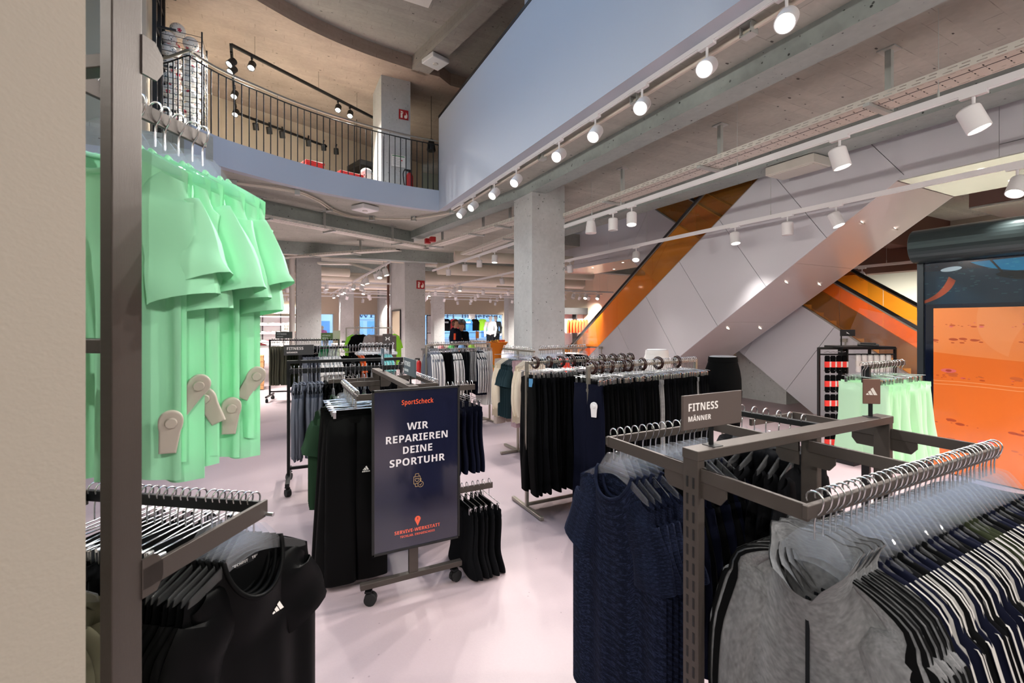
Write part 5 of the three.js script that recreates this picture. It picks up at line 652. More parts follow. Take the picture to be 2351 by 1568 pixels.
// far racks on the left
{ rack('dark clothes rack on castors with khaki trousers far left', [-.16, 11.55], [1.25, 11.2], 1.36, { feet: .3, mat: M.blackm, slots: false, lowbar: true });
  const kp = lp(F.khaki, 1, { len: .85 }), bp = lp(F.darkolive, 2, { len: .9 }), gp = lp(F.charcoal, 3, { len: .95 }), gn = lo(cloth('#2f8f5b'), 'short', 1), wt = lo(F.white, 'short', 2);
  run(V(-.14, 1.37, 11.45), V(1.24, 1.37, 11.1), 28, (i) => i < 7 ? [kp, 'khaki trousers at the left end of the far left rack', 'trousers', 'khaki trousers far left', H.clearLo] : i < 12 ? [bp, 'very dark olive trousers on the far left rack', 'trousers', 'dark olive trousers far left', H.clipLo] : i < 20 ? [gp, 'charcoal trousers on the far left rack', 'trousers', 'charcoal trousers far left', H.clipLo] : i < 24 ? [gn, 'green tee at the right of the far left rack', 't-shirt', 'green tees far left', H.clearLo] : [wt, 'white tee at the right end of the far left rack', 't-shirt', 'white tees far left', H.clearLo], { front: -1, hl: 'small hanger on the far left rack', far: true, hg: 'hangers far left' });
  const s1 = fontTex(256, 96, '#3b423f', [['FITNESS', 20, 46, 38, '#b9c0bd'], ['MÄNNER', 20, 78, 22, '#b9c0bd']]), s2 = fontTex(256, 128, '#5f7a45', [['FITNESS', 20, 60, 40, '#dfe6d8'], ['MÄNNER', 20, 96, 24, '#dfe6d8']]);
  rackSign('dark green-grey FITNESS sign on the far left rack', V(.12, 1.36, 11.45), 0, .34, .15, .03, '#3b423f', s1); rackSign('moss green FITNESS sign on the far left rack', V(1.02, 1.36, 11.25), .15, .3, .17, -.02, '#5f7a45', s2); rackSign('small pale sign beside the moss green sign', V(1.2, 1.36, 11.21), .1, .16, .2, .0, '#cfc8c0', null);
  rack('dark clothes rack further back with grey trousers, behind the sign of the second rack', [.32, 7.9], [1.75, 8.1], 1.35, { feet: .3, mat: M.blackm, slots: false, lowbar: true });
  const sp = lp(F.greyblue, 1, { len: .9 }), bk = lo(F.black, 'short', 2), ot = lo(cloth('#d8642c'), 'short', 1), wh = lo(F.white, 'short', 3), te = lo(cloth('#8fd0cf'), 'short', 2);
  run(V(.34, 1.36, 7.8), V(1.73, 1.36, 8.0), 30, (i) => i < 5 ? [sp, 'slate grey trousers at the left of the rack behind the second one', 'trousers', 'slate trousers in the third row', H.clipLo] : i < 12 ? [wh, 'white tee on the rack behind the second one', 't-shirt', 'white tees in the third row', H.clearLo] : i < 18 ? [bk, 'black tee on the rack behind the second one', 't-shirt', 'black tees in the third row', H.clipLo] : i < 20 ? [ot, 'orange tee on the rack behind the second one', 't-shirt', 'orange tees in the third row', H.clearLo] : i < 26 ? [bk, 'black tee right of the orange ones on the rack behind the second one', 't-shirt', 'black tees right of the orange ones', H.clipLo] : [te, 'pale teal tee at the right end of the third row', 't-shirt', 'pale teal tees in the third row', H.clearLo], { front: -1, hl: 'small hanger on the rack behind the second one', far: true, hg: 'hangers in the third row' });
  const ua = canvasTex(128, 128, (c) => { c.fillStyle = '#4b4341'; c.fillRect(0, 0, 128, 128); c.strokeStyle = '#e6e2df'; c.lineWidth = 13; c.beginPath(); c.arc(22, 64, 26, -1.0, 1.0); c.stroke(); c.beginPath(); c.arc(106, 64, 26, Math.PI - 1, Math.PI + 1); c.stroke(); c.fillStyle = '#e6e2df'; c.fillRect(46, 58, 36, 12); });
  rackSign('square brown sign with a white interlocked emblem before the pier', V(1.7, 1.35, 8.08), 0, .17, .17, .03, '#4b4341', ua);
}
// display furniture in the far left and middle
{ const t = thing('display_plinth', 'tall brown display plinth left of the pier', 'plinth', V(1.98, 0, 9.6)); part('case', bx(.36, 1.46, .36, 0, .73, 0, .004), std('#5d4f4a'), t); part('top', bx(.37, .02, .37, 0, 1.47, 0), std('#7b6b64'), t);
  const u = thing('display_table', 'white low display ledge with hook stands before the brown plinth', 'table', V(1.72, 0, 9.25)); part('body', bx(.7, 1.12, .4, 0, .56, 0), std('#6a5c56'), u); part('top', bx(.74, .05, .44, 0, 1.145, 0), M.white, u);
  for (let k = 0; k < 9; k++) { const s = thing('hook_stand', 'small white hook stand on the display ledge', 'stand', V(1.42 + k * .075, 1.17, 9.12), 0, 'white hook stands'); part('base', bx(.05, .05, .05, 0, .025, 0), M.white, s); part('hook', tube([[0, .05, 0], [0, .13, 0], [.02, .17, 0], [-.02, .18, 0], [-.03, .15, 0]].map((p) => v3(...p)), .009, 16, 6), M.white, s); }
  const L1 = lo(F.lime, 'drop', 1, { len: .75 }), L2 = lo(F.taupe, 'long', 2, { name: 'sweater', len: .75 }), L3 = lo(F.black, 'short', 2);
  simpleRack('steel rack with a lime tee and a stone sweater left of the pier', [1.35, 10.7], [2.3, 10.6], 1.64);
  for (const [p, x, f, l, c] of [[L2, 1.88, 10.5, 'stone-coloured sweater hung facing forward left of the pier', 'sweater'], [L1, 1.55, 10.66, 'lime green tee hung behind the stone sweater', 't-shirt'], [L3, 1.62, 10.62, 'black tee between the lime tee and the stone sweater', 't-shirt'], [L1, 2.35, 10.75, 'lime green tee half hidden by the brown plinth', 't-shirt']]) { put(p, l, c, undefined, V(x, 1.64, f), .25); FAR.push([H.clearLo, V(x, 1.645, f), .25]); }
  const mir = thing('mirror', 'tall narrow mirror in a dark frame on the fire sign pier', 'mirror', V(4.02, 0, 17.6)); part('glass', bx(.012, 1.95, 1.3, 0, 1.2, 0), std('#e9e6df', { metalness: 1, roughness: .03 }), mir); part('frame', [bx(.03, .05, 1.4, 0, 2.2, 0), bx(.03, 2.1, .05, 0, 1.15, .68), bx(.03, 2.1, .05, 0, 1.15, -.68), bx(.03, .05, 1.4, 0, .15, 0)], M.black, mir);
  // shoe wall
  const sw = thing('shoe_wall', 'brightly lit white shelf wall of shoes at the far left', 'shelf', V(-.3, 0, 27.9)); part('back_panel', bx(2.6, 1.5, .05, 0, 1.35, 0), M.white, sw); part('header', bx(2.7, .35, .3, 0, 2.4, .1), M.offwhite, sw); for (const y of [.7, 1.15, 1.6, 2.05]) part('shelf', bx(2.6, .03, .32, 0, y, .18), M.white, sw); for (const x of [-1.3, -.43, .43, 1.3]) part('upright', bx(.04, 2.7, .06, x, 1.35, .05), M.black, sw); part('plinth', bx(2.6, .65, .34, 0, .33, .18), M.offwhite, sw);
  const shoe = proto('shoe'); { const ring = (x, w, h, y0) => [...Array(12)].map((_, i) => { const q = i / 12 * 6.2832; return v3(x, y0 + Math.max(0, Math.sin(q)) * h, Math.cos(q) * w); }); part('upper', loft([ring(-.13, .005, .02, .025), ring(-.12, .032, .075, .025), ring(-.06, .036, .085, .025), ring(0, .038, .07, .025), ring(.06, .043, .045, .025), ring(.12, .036, .03, .025), ring(.145, .005, .01, .025)]), std('#dcd6d0'), shoe); part('sole', bx(.29, .028, .082, .005, .014, 0, .012), M.white, shoe); }
  const shoeD = shoe.clone(); shoeD.children[0].material = M.black; const shoeR = shoe.clone(); shoeR.children[0].material = std('#a8474f');
  for (const y of [.715, 1.165, 1.615]) for (let k = 0; k < 10; k++) put([shoe, shoe, shoe, shoeD, shoeR][(k * 3 + Math.round(y * 10)) % 5 % 5], 'trainer on the lit shelf wall at the far left', 'shoe', 'trainers on the lit shelf wall', V(-1.42 + k * .25, y, 27.66), rr(-.4, .4));
  for (const [x0, x1, f, l] of [[-1.5, .9, 26.7, 'unseen white light track placed to light the shoe wall at the far left'], [13.2, 14.9, 18.9, 'unseen white light track placed to light the dark framed bay']]) { track(l, V(x0, 3.2, f), V(x1, 3.2, f), null, { wires: [.1, .35, .65, .9] }); for (let k = 0; k < 3; k++) spot('track_spotlight', l.includes('shoe') ? 'unseen white spotlight placed to light the shoe wall' : 'unseen white spotlight placed to light the dark framed bay', l.includes('shoe') ? 'unseen spotlights of the shoe wall' : 'unseen spotlights of the framed bay', V(x0 + (x1 - x0) * (k + .5) / 3, 3.165, f), aim(0, -.8, .65), { turn: Math.PI / 2, k: 3, angle: .9 }); }  // unseen sources, set as tracks to light the shoe wall and the bay
  const cb = thing('tan_sign_box', 'tan sign box with black lettering in front of the shoe wall', 'sign', V(.5, 1.3, 25)); part('box', bx(.7, .4, .12, 0, .2, 0, .01), std('#d9c7ae'), cb); const ct = fontTex(256, 144, '#d9c7ae', [['CUR', 40, 66, 62, '#2a2320'], ['REX', 40, 126, 62, '#2a2320']]); const cp = part('print', new THREE.PlaneGeometry(.68, .38), std('#fff', { map: ct }), cb); cp.position.set(0, .2, .064); part('leg', [rod(v3(-.25, 0, 0), v3(-.25, -1.3, 0), .02), rod(v3(.25, 0, 0), v3(.25, -1.3, 0), .02)], M.black, cb);
  for (const [l, x, f, w] of [['white display table with a pink trainer at the far left', -.55, 15.5, 1.2], ['white display table with black and white trainers left of the pier', 2.1, 16.2, 1.0]]) { const b = thing('display_table', l, 'table', V(x, 0, f)); part('top', bx(w, .05, .6, 0, 1.02, 0, .004), M.white, b); part('side_panel', [bx(.04, 1, .56, -w / 2 + .03, .5, 0)], M.white, b); part('side_panel', [bx(.04, 1, .56, w / 2 - .03, .5, 0)], M.white, b); }
  put(shoeR, 'pink trainer on the white table at the far left', 'shoe', undefined, V(-.42, 1.045, 15.3), .5); put(shoeD, 'black trainer at the edge of the white table far left', 'shoe', undefined, V(-.85, 1.045, 15.3), .2); put(shoeD, 'black and white trainer on the white table left of the pier', 'shoe', undefined, V(2.0, 1.045, 16.05), .4); put(shoe, 'pale trainer on the white table left of the pier', 'shoe', undefined, V(2.32, 1.045, 16.05), -.2);
  for (let k = 0; k < 6; k++) { const b = thing('cardboard_box', ['brown shoe box at the bottom of the stack', 'brown shoe box second from the bottom of the stack', 'brown shoe box third from the bottom of the stack', 'brown shoe box third from the top of the stack', 'brown shoe box second from the top of the stack', 'brown shoe box topmost of the stack at the far left'][k], 'box', V(-.48 + rr(-.01, .01), .02 + k * .145, 13.6), rr(-.05, .05)); part('carton', bx(.3, .125, .34, 0, .063, 0, .004), std('#a87c50'), b); part('lid', bx(.306, .03, .346, 0, .128, 0, .003), std('#9d7248'), b); part('label', bx(.12, .06, .002, -.05, .06, .172), M.offwhite, b); }
  // cocktail tables
  const oc = thing('cocktail_table', 'tall table in an orange stretch cover at the end of the striped rack', 'table', V(6.45, 0, 13.7)); const orc = cloth('#e8872a'); part('cover', new THREE.LatheGeometry([[.34, .02], [.3, .05], [.14, .5], [.16, .8], [.36, 1.08], [.37, 1.1], [0, 1.1]].map(([a, b]) => new THREE.Vector2(a, b)), 32), orc, oc);
  for (let k = 0; k < 5; k++) { const f = thing('banana', 'banana lying on the orange table', 'fruit', V(6.28 + k * .045, 1.125, 13.62), .3 * k, 'bananas on the orange table'); part('fruit', tube([[-.09, .03, 0], [-.05, 0, 0], [.02, .0, 0], [.08, .035, 0]].map((p) => v3(...p)), .018, 12, 8), std('#dfb24a'), f); part('tip', new THREE.SphereGeometry(.012, 8, 6).translate(.09, .04, 0), M.brown, f); }
  for (let k = 0; k < 3; k++) { const f = thing('apple', 'orange-red apple beside the bananas', 'fruit', V(6.55 + k * .07, 1.14, 13.66), 0, 'apples on the orange table'); part('fruit', new THREE.SphereGeometry(.038, 14, 10), std('#c4562e'), f); part('stem', rod(v3(0, .035, 0), v3(.005, .055, 0), .004), M.brown, f); }
  const ht = thing('bar_table', 'round pale bar table with drinks before the bright shop window', 'table', V(5.85, 0, 14.55)); part('top', new THREE.CylinderGeometry(.55, .55, .04, 40).translate(0, 1.1, 0), M.offwhite, ht); part('column', rod(v3(0, 0, 0), v3(0, 1.1, 0), .04, 14), M.steel, ht); part('base', new THREE.CylinderGeometry(.3, .3, .03, 30).translate(0, .015, 0), M.steel, ht);
  for (const [x, l, h] of [[5.6, 'left orange juice carafe on the bar table', .3], [6.02, 'right orange juice carafe on the bar table', .33]]) { const j = thing('juice_carafe', l, 'carafe', V(x, 1.12, 14.35)); part('glass', new THREE.CylinderGeometry(.06, .06, h, 20, 1, true).translate(0, h / 2, 0), M.clear, j); part('juice', new THREE.CylinderGeometry(.055, .055, h * .7, 20).translate(0, h * .62, 0), std('#f08c1c', { roughness: .3 }), j); }
  // folded clothes on a low table
  const ft = thing('display_table', 'dark low table of folded bright clothes behind the striped rack', 'table', V(4.35, 0, 12.2)); part('top', bx(1.6, .05, .6, 0, 1.0, 0), M.black, ft); for (const x of [-.75, .75]) part('leg', bx(.05, 1, .5, x, .5, 0), M.black, ft);
  ['#2a2b2e', '#d88a8f', '#3fae4e', '#6fa2d8', '#a6e23f'].forEach((c, i) => { const b = thing('cap', `${['charcoal', 'pink', 'green', 'light blue', 'lime'][i]} cap on the low dark table behind the striped rack`, 'cap', V(3.7 + i * .3, 1.025, 12.1), .3); part('crown', new THREE.SphereGeometry(.1, 18, 8, 0, 6.2832, 0, 1.5708).scale(1, 1.15, 1), std(c), b); part('brim', new THREE.CylinderGeometry(.1, .1, .008, 20).scale(.9, 1, 1.1).translate(0, .006, .08), std(c), b); });
  // wall of shirts before the window
  const wr = thing('wall_rack', 'black wire wall rack with shirts before the bright shop window', 'rack', V(10.2, 0, 26.6)); part('frame', [bx(4.6, .04, .04, 0, 2.15, 0), bx(.04, 2.15, .04, -2.3, 1.07, 0), bx(.04, 2.15, .04, 2.3, 1.07, 0), bx(.04, 2.15, .04, -.6, 1.07, 0), bx(.04, 2.15, .04, .9, 1.07, 0), bx(4.6, .03, .03, 0, 1.1, 0)], M.black, wr); part('white_shelf', [bx(.7, .03, .3, -1.9, 1.2, .1), bx(.7, .03, .3, -1.9, 1.5, .1), bx(.7, .03, .3, -1.9, 1.8, .1)], M.white, wr); part('back_board', bx(.8, 2.1, .03, -1.9, 1.1, -.08), M.white, wr);
  for (const [m, x, l, n, sl] of [[F.charcoal, 9.0, 'charcoal tee with a pale chest print', 't_shirt', 'short'], [F.red, 9.5, 'red hooded top', 'hoodie', 'long'], [F.charcoal, 9.98, 'dark grey tee right of the red top', 't_shirt', 'short'], [F.blue, 10.42, 'blue tee with a pale stripe', 't_shirt', 'short'], [F.black, 10.86, 'black tee right of the blue one', 't_shirt', 'short'], [F.lime, 11.38, 'lime yellow tee', 't_shirt', 'short']]) { const p = lo(m, sl, x, { name: n, len: .74, sh: .22, w: .27 }); const g = put(p, `${l} on the wall rack before the bright window`, 'shirt', undefined, V(x, 2.12, 26.3), -.35); FAR.push([H.clearLo, V(x, 2.125, 26.3), -.35]); if (m === F.blue || x === 9.0) part('print', bx(.3, .1, .004, 0, NECK - .22, .032), std('#c6d6e2'), g); }
  const nk = canvasTex(128, 160, (c) => { c.fillStyle = '#f1f0ee'; c.fillRect(0, 0, 128, 160); c.fillStyle = '#222'; c.beginPath(); c.moveTo(42, 78); c.quadraticCurveTo(36, 98, 58, 90); c.lineTo(96, 72); c.lineTo(56, 82); c.quadraticCurveTo(46, 86, 42, 78); c.fill(); });
  for (const [x, y, l] of [[8.62, 1.98, 'white poster with a black tick mark left on the wall rack'], [10.72, 2.02, 'white poster with a black tick mark in the middle of the wall rack']]) { const b = thing('small_poster', l, 'poster', V(x, y, 26.4)); part('plate', bx(.42, .5, .01), M.white, b); const q = part('print', new THREE.PlaneGeometry(.41, .49), std('#fff', { map: nk }), b); q.position.z = .007; }
  // orange corner seen between the near column and the escalator
  const oc2 = thing('wall_bay', 'dark framed bay of orange shirts beyond the escalator foot', 'shelf', V(14.2, 0, 20.5)); part('header', bx(1.8, .35, .5, 0, 2.35, 0), M.black, oc2); part('back_panel', bx(1.8, 2.2, .04, 0, 1.1, -.2), M.white, oc2); for (const x of [-.9, .1, .9]) part('post', bx(.06, 2.3, .4, x, 1.15, 0), M.black, oc2);
  const os = lo(cloth('#ea5a26'), 'long', 1, { name: 'sweater' }); for (let k = 0; k < 7; k++) put(os, 'bright orange top in the dark framed bay', 'top', 'orange tops in the bay', V(13.55 + k * .19, 2.05, 19.95), .6);
}
// ---------- sock rack, pale green shorts ----------
{ const t = thing('sock_rack', 'black wire rack of packed socks in front of the crossing escalator', 'rack', V(6.72, 0, 3.3)), A = t.position, w = (x, y, f) => V(x, y, f).sub(A);
  for (const [x, f] of [[6.3, 3.5], [7.2, 3.05], [6.62, 3.33], [6.9, 3.2]]) part('post', bar(w(x, 0, f), w(x, 1.42, f), .028, .028), M.black, t); part('top_frame', [bar(w(6.3, 1.41, 3.5), w(7.2, 1.41, 3.05), .03, .03), bar(w(6.3, 1.33, 3.5), w(7.2, 1.33, 3.05), .02, .02)], M.black, t); part('base', bx(1.0, .06, .5, 0, .03, 0), M.black, t); part('core', [bar(w(6.58, 0, 3.36), w(6.58, 1.42, 3.36), .1, .06), bar(w(6.45, 1.43, 3.4), w(7.05, 1.43, 3.1), .35, .025)], M.blackm, t); for (const y of [1.36, 1.12, .86, .6, .34]) part('peg_row', [0, 1, 2, 3].map((k) => rod(w(6.34 + k * .065, y, 3.46 - k * .03), w(6.28 + k * .065, y + .015, 3.36 - k * .03), .004, 5)), M.chrome, t);
  const pm = canvasTex(96, 64, (c) => { c.fillStyle = '#15161a'; c.fillRect(0, 0, 96, 64); c.fillStyle = '#eee'; c.beginPath(); c.moveTo(36, 22); c.quadraticCurveTo(46, 26, 56, 40); c.lineTo(62, 46); c.lineTo(54, 44); c.lineTo(46, 36); c.lineTo(40, 42); c.lineTo(42, 32); c.fill(); });
  rackSign('black sign with a small leaping animal mark on the sock rack', V(6.56, 1.44, 3.36), -.45, .2, .085, .13, '#15161a', pm, { dx: .08 });
  const sock = proto('sock_pack'), sring = (y, a) => [...Array(10)].map((_, i) => { const q = i / 10 * 6.2832; return v3(Math.cos(q) * .034 * a, y, Math.sin(q) * .022 * a); }); part('socks', loft([sring(.0, .8), sring(-.02, 1), sring(-.12, .96), sring(-.2, 1), sring(-.225, .7)], true, true), F.black, sock); part('band', loft([sring(-.075, 1.06), sring(-.15, 1.06)]), std('#e8382f'), sock, 'red paper band'); part('price_patch', bx(.022, .07, .003, .026, -.112, .02), M.offwhite, sock);
  for (let r = 0; r < 5; r++) for (let k = 0; k < 4; k++) put(sock, 'pack of black socks with a red band on the sock rack', 'socks', 'black sock packs with red bands', V(6.31 + k * .066, 1.32 - r * .25, 3.4 - k * .033), -.42);
  const ws = sock.clone(); ws.children[0].material = F.white; ws.children[1].material = M.offwhite; for (let k = 0; k < 6; k++) put(ws, 'pack of white socks on the middle of the sock rack', 'socks', 'white sock packs', V(6.67 + k * .07, 1.33, 3.22 - k * .035), -.42);
  const fo = thing('flat_box', 'flat black box lying on top of the sock rack', 'box', V(6.86, 1.447, 3.2), .45); part('base', bx(.34, .02, .22, 0, .01, 0, .003), M.black, fo); part('lid', bx(.26, .015, .16, .01, .028, 0, .003), M.blackm, fo);
}
{ const t = thing('clothes_rack', 'dark T-arm stand of pale green shorts before the orange display', 'clothes rack', V(4.43, 0, 2.1)), A = t.position, w = (x, y, f) => V(x, y, f).sub(A);
  part('post', bar(w(4.43, .05, 2.08), w(4.43, 1.38, 2.08), .03, .06, .003), M.blackm, t); part('arm', bar(w(4.41, 1.37, 2.08), w(4.84, 1.40, 1.98), .016, .04, .003), M.frame, t); part('foot', bar(w(4.13, .05, 2.15), w(4.75, .05, 2.0), .04, .035, .003), M.blackm, t); part('foot', bar(w(4.36, .05, 1.8), w(4.5, .05, 2.36), .04, .035, .003), M.blackm, t); part('bolt', rod(w(4.41, 1.16, 2.06), w(4.37, 1.16, 2.05), .012), M.chrome, t);
  const s1 = [1, 2].map((s) => pantsProto('shorts', F.paleg, { len: .62, w: .2, hem: .13, seed: s * 1.5, t: .022 }));
  run(V(4.36, 1.385, 2.09), V(4.82, 1.405, 1.985), 14, (i) => [s1[i % 2], i ? 'pale green shorts in the row before the orange display' : 'pale green shorts facing out at the front of the row', 'shorts', i ? 'pale green shorts' : undefined, H.clip], { front: -1, jit: .14, hl: 'chrome clip hanger of the pale green shorts', hg: 'hangers of the pale green shorts' });
}
// ---------- people ----------
function bodyField(bones, o = {}) { // bones: [ax, ay, az, ra, bx, by, bz, rb] -> smooth union of tapered capsules
  const { res = 96, c = [0, .9, 0], S = 1.0, k = .025, grow = 0 } = o, mc = new MarchingCubes(res, M.black, false, false, 90000), f = mc.field; mc.isolation = 0; const reach = bones.map((b) => { const m = Math.max(b[3], b[7]) + grow + .09; return [Math.min(b[0], b[4]) - m, Math.max(b[0], b[4]) + m, Math.min(b[1], b[5]) - m, Math.max(b[1], b[5]) + m, Math.min(b[2], b[6]) - m * 1.3, Math.max(b[2], b[6]) + m * 1.3]; });
  for (let iz = 0, n = 0; iz < res; iz++) for (let iy = 0; iy < res; iy++) for (let ix = 0; ix < res; ix++, n++) {
    const x = c[0] + (ix / res * 2 - 1) * S, y = c[1] + (iy / res * 2 - 1) * S, z = c[2] + (iz / res * 2 - 1) * S; let d = 1;
    for (let i = 0; i < bones.length; i++) { const b = bones[i], a = reach[i]; if (x < a[0] || x > a[1] || y < a[2] || y > a[3] || z < a[4] || z > a[5]) continue; const ex = b[4] - b[0], ey = b[5] - b[1], ez = b[6] - b[2], t = Math.max(0, Math.min(1, ((x - b[0]) * ex + (y - b[1]) * ey + (z - b[2]) * ez) / (ex * ex + ey * ey + ez * ez + 1e-9))), q = Math.hypot(x - b[0] - ex * t, y - b[1] - ey * t, (z - b[2] - ez * t) * (b[8] ?? 1)) - b[3] - (b[7] - b[3]) * t - grow, h = Math.max(k - Math.abs(d - q), 0) / k; d = Math.min(d, q) - h * h * k * .25; }
    f[n] = -d;
  }
  mc.update(); const g = new THREE.BufferGeometry(), m = mc.count, P = new Float32Array(m * 3); for (let i = 0; i < m; i++) { P[3 * i] = c[0] + mc.positionArray[3 * i] * S; P[3 * i + 1] = c[1] + mc.positionArray[3 * i + 1] * S; P[3 * i + 2] = c[2] + mc.positionArray[3 * i + 2] * S; }
  g.setAttribute('position', new THREE.BufferAttribute(P, 3)); g.setAttribute('uv', new THREE.BufferAttribute(new Float32Array(m * 2), 2)); const w = mergeVertices(g, 1e-4); w.computeVertexNormals(); return w;
}
function person(label, pos, turn, o) { // joints of a standing figure facing +z
  const { h = 1.75, skin = '#c99a80', hair = '#4a3326', top, legs, arms, lean = 0, female, name = 'person', cat = 'person', grp } = o, k = h / 1.75, t = thing(name, label, cat, pos, turn, grp); t.scale.setScalar(k);
  const hz = lean * .5, hy = -lean * .22, sw = female ? .165 : .195, A = arms ?? [[[.26, 1.18, .04], [.24, .93, .14]], [[-.26, 1.18, .04], [-.24, .93, .14]]];
  const head = [[0, 1.63 + hy, .01 + hz, .078, 0, 1.66 + hy, .0 + hz, .09], [0, 1.56 + hy, .045 + hz, .052, 0, 1.6 + hy, .04 + hz, .06], [0, 1.61 + hy, .095 + hz, .012, 0, 1.585 + hy, .112 + hz, .016], [.078, 1.61 + hy, .0 + hz, .012, .082, 1.64 + hy, -.005 + hz, .018], [-.078, 1.61 + hy, .0 + hz, .012, -.082, 1.64 + hy, -.005 + hz, .018], [0, 1.43 + hy, -.01 + hz * .9, .055, 0, 1.56 + hy, .01 + hz, .05]];
  const torso = [[0, 1.0, 0, .125, 0, 1.2 + hy * .3, hz * .4, .135, .8], [0, 1.2 + hy * .3, hz * .4, .135, 0, 1.36 + hy * .8, hz * .8, .12, .8], [sw, 1.41 + hy, hz * .85, .06, -sw, 1.41 + hy, hz * .85, .06], [.08, .95, 0, .11, -.08, .95, 0, .11]];
  const limb = [], hands = []; [1, -1].forEach((s, i) => { const [el, wr] = A[i]; limb.push([s * sw, 1.4 + hy, hz * .85, .052, ...el, .042], [...el, .042, ...wr, .03]); const d = v3(wr[0] - el[0], wr[1] - el[1], wr[2] - el[2]).normalize(), e = v3(d.z, 0, -d.x).normalize(), p = (a, b, c) => [wr[0] + d.x * a + e.x * b, wr[1] + d.y * a + c, wr[2] + d.z * a + e.z * b]; hands.push([...p(.01, 0, 0), .024, ...p(.075, 0, 0), .03]); [-.027, -.009, .009, .027].forEach((b, j) => hands.push([...p(.085, b, 0), .0095, ...p([.14, .155, .15, .13][j], b * 1.1, -.015), .008])); hands.push([...p(.03, .03, 0), .011, ...p(.085, .055, -.005), .009]); });
  const leg = []; for (const s of [1, -1]) leg.push([s * .09, .93, 0, .095, s * .1, .5, .01, .062], [s * .1, .5, .01, .06, s * .105, .09, -.01, .042], [s * .105, .05, -.03, .042, s * .12, .035, .13, .03]);
  part('body', bodyField([...head, ...torso, ...limb, ...hands, ...leg], { res: 112 }), std(skin, { roughness: .6 }), t);
  if (top) part('jacket', bodyField([...torso.map((b) => { const q = [...b]; q[3] += .018; q[7] += .018; return q; }), ...limb.map((b, i) => { const q = [...b]; q[3] += .02; q[7] += .016; return q; }), [0, 1.47 + hy, -.07 + hz, .05, 0, 1.42 + hy, -.09 + hz, .07]], { res: 88 }), cloth(top), t);
  if (legs) part('trousers', bodyField([...leg.filter((_, i) => i % 3 < 2).map((b) => { const q = [...b]; q[3] += .015; q[7] += .018; return q; }), [.07, .96, 0, .125, -.07, .96, 0, .125]], { res: 88 }), cloth(legs), t);
  if (hair) part('hair', bodyField([[0, 1.665 + hy, -.02 + hz, .094, 0, 1.7 + hy, .005 + hz, .078], ...(female ? [[0, 1.62 + hy, -.07 + hz, .06, 0, 1.5 + hy, -.09 + hz, .035]] : [[0, 1.6 + hy, -.06 + hz, .05, 0, 1.65 + hy, -.04 + hz, .07]])], { res: 60, c: [0, 1.6 + hy, hz], S: .3, k: .02 }), std(hair, { roughness: .8 }), t);
  if (hair) for (const s of [1, -1]) part('eye', new THREE.SphereGeometry(.011, 8, 6).translate(s * .032, 1.632 + hy, .083 + hz), M.black, t);
  return t; }
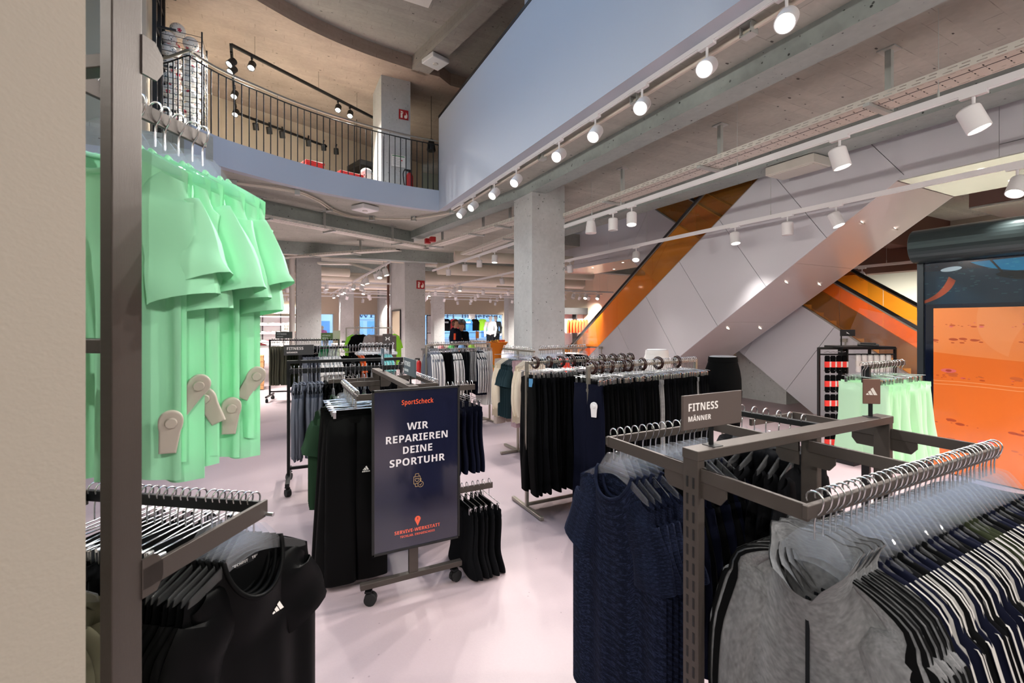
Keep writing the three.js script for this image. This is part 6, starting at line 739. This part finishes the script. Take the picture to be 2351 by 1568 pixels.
{ const m = person('man in a dark navy hoodie with an orange sleeve print standing by the bar table', V(5.02, 0, 13.75), 1.15, { h: 1.83, top: '#161a28', legs: '#1b1d24', hair: '#5a3a28', arms: [[[.27, 1.16, .06], [.2, 1.02, .28]], [[-.28, 1.15, .0], [-.25, .9, .1]]] });
  const pr = part('sleeve_print', bx(.006, .2, .06, 0, 0, 0, .003), std('#f0552a'), m); pr.position.set(-.318, 1.25, 0); pr.rotation.z = -.3;
  person('woman in a dark jacket beside the man, holding her hand up', V(5.3, 0, 13.95), -.5, { h: 1.72, female: true, top: '#14161c', legs: '#202228', hair: '#6b4a35', arms: [[[.22, 1.14, .08], [.06, 1.24, .26]], [[-.23, 1.15, .05], [-.16, 1.02, .24]]] });
  person('person in a bright pink jacket bending forward outside the left shop window', V(2.55, 0, 29.6), -.6, { h: 1.7, top: '#e0569a', legs: '#16171b', hair: '#c9b8a8', lean: .8, arms: [[[.24, 1.05, .4], [.15, .85, .6]], [[-.24, 1.05, .4], [-.15, .85, .6]]] });
  person('white shop mannequin in a white hooded top and dark shorts before the bright window', V(9.35, .22, 20.6), -.6, { h: 1.85, skin: '#e4e2df', hair: null, top: '#e6e6e8', legs: '#1a1c20', name: 'mannequin', cat: 'mannequin' });
  person('white shop mannequin in a dark jacket behind the white one', V(10.0, .22, 21.4), -.4, { h: 1.85, skin: '#e4e2df', hair: null, top: '#3c4142', legs: '#1a1c20', name: 'mannequin', cat: 'mannequin' });
  const pl = thing('mannequin_plinth', 'white plinth under the two mannequins', 'plinth', V(9.7, 0, 21)); part('block', bx(1.6, .22, 1.6, 0, .11, 0, .01), M.white, pl);
  // potted plant
  const po = thing('potted_plant', 'small green plant at the right end of the striped rack', 'plant', V(4.6, 0, 9.4)); part('pot', new THREE.LatheGeometry([[0, 0], [.12, 0], [.16, .3], [.14, .3], [.13, .27], [0, .27]].map(([a, b]) => new THREE.Vector2(a, b)), 20), M.white, po); const lf = std('#3f8a4a', { side: THREE.DoubleSide }); for (let k = 0; k < 12; k++) { const a = k * 2.4, L = .35 + .3 * rnd(), pts = []; for (let j = 0; j <= 6; j++) { const v = j / 6, w = .05 * Math.sin(Math.PI * Math.min(1, v * .95 + .05)); pts.push([v3(-w, .28 + v * L * 1.6 - v * v * .2, v * L * .7), v3(0, .29 + v * L * 1.6 - v * v * .2, v * L * .7), v3(w, .28 + v * L * 1.6 - v * v * .2, v * L * .7)]); } const l = part('leaf', loft(pts, false), lf, po); l.rotation.y = a; }
}
// the many small hangers of the racks further back
{ const t = new THREE.Group(); t.name = 'distant_hangers'; t.userData = { kind: 'stuff', label: 'many small hangers crowding the rails of the racks further back', category: 'hangers' }; scene.add(t); const by = { hook: [], plastic_body: [], bar: [] };
  for (const [h, p, r] of FAR) for (const c of h.children) { const g = norm(c.geometry.clone()); g.rotateY(r); g.translate(p.x, p.y, p.z); if (by[c.name]) by[c.name].push(g); }
  part('hook', by.hook, M.chrome, t); part('plastic_body', by.plastic_body, M.hangerclear, t); part('bar', by.bar, M.chrome, t); }
renderer.render(scene, camera);
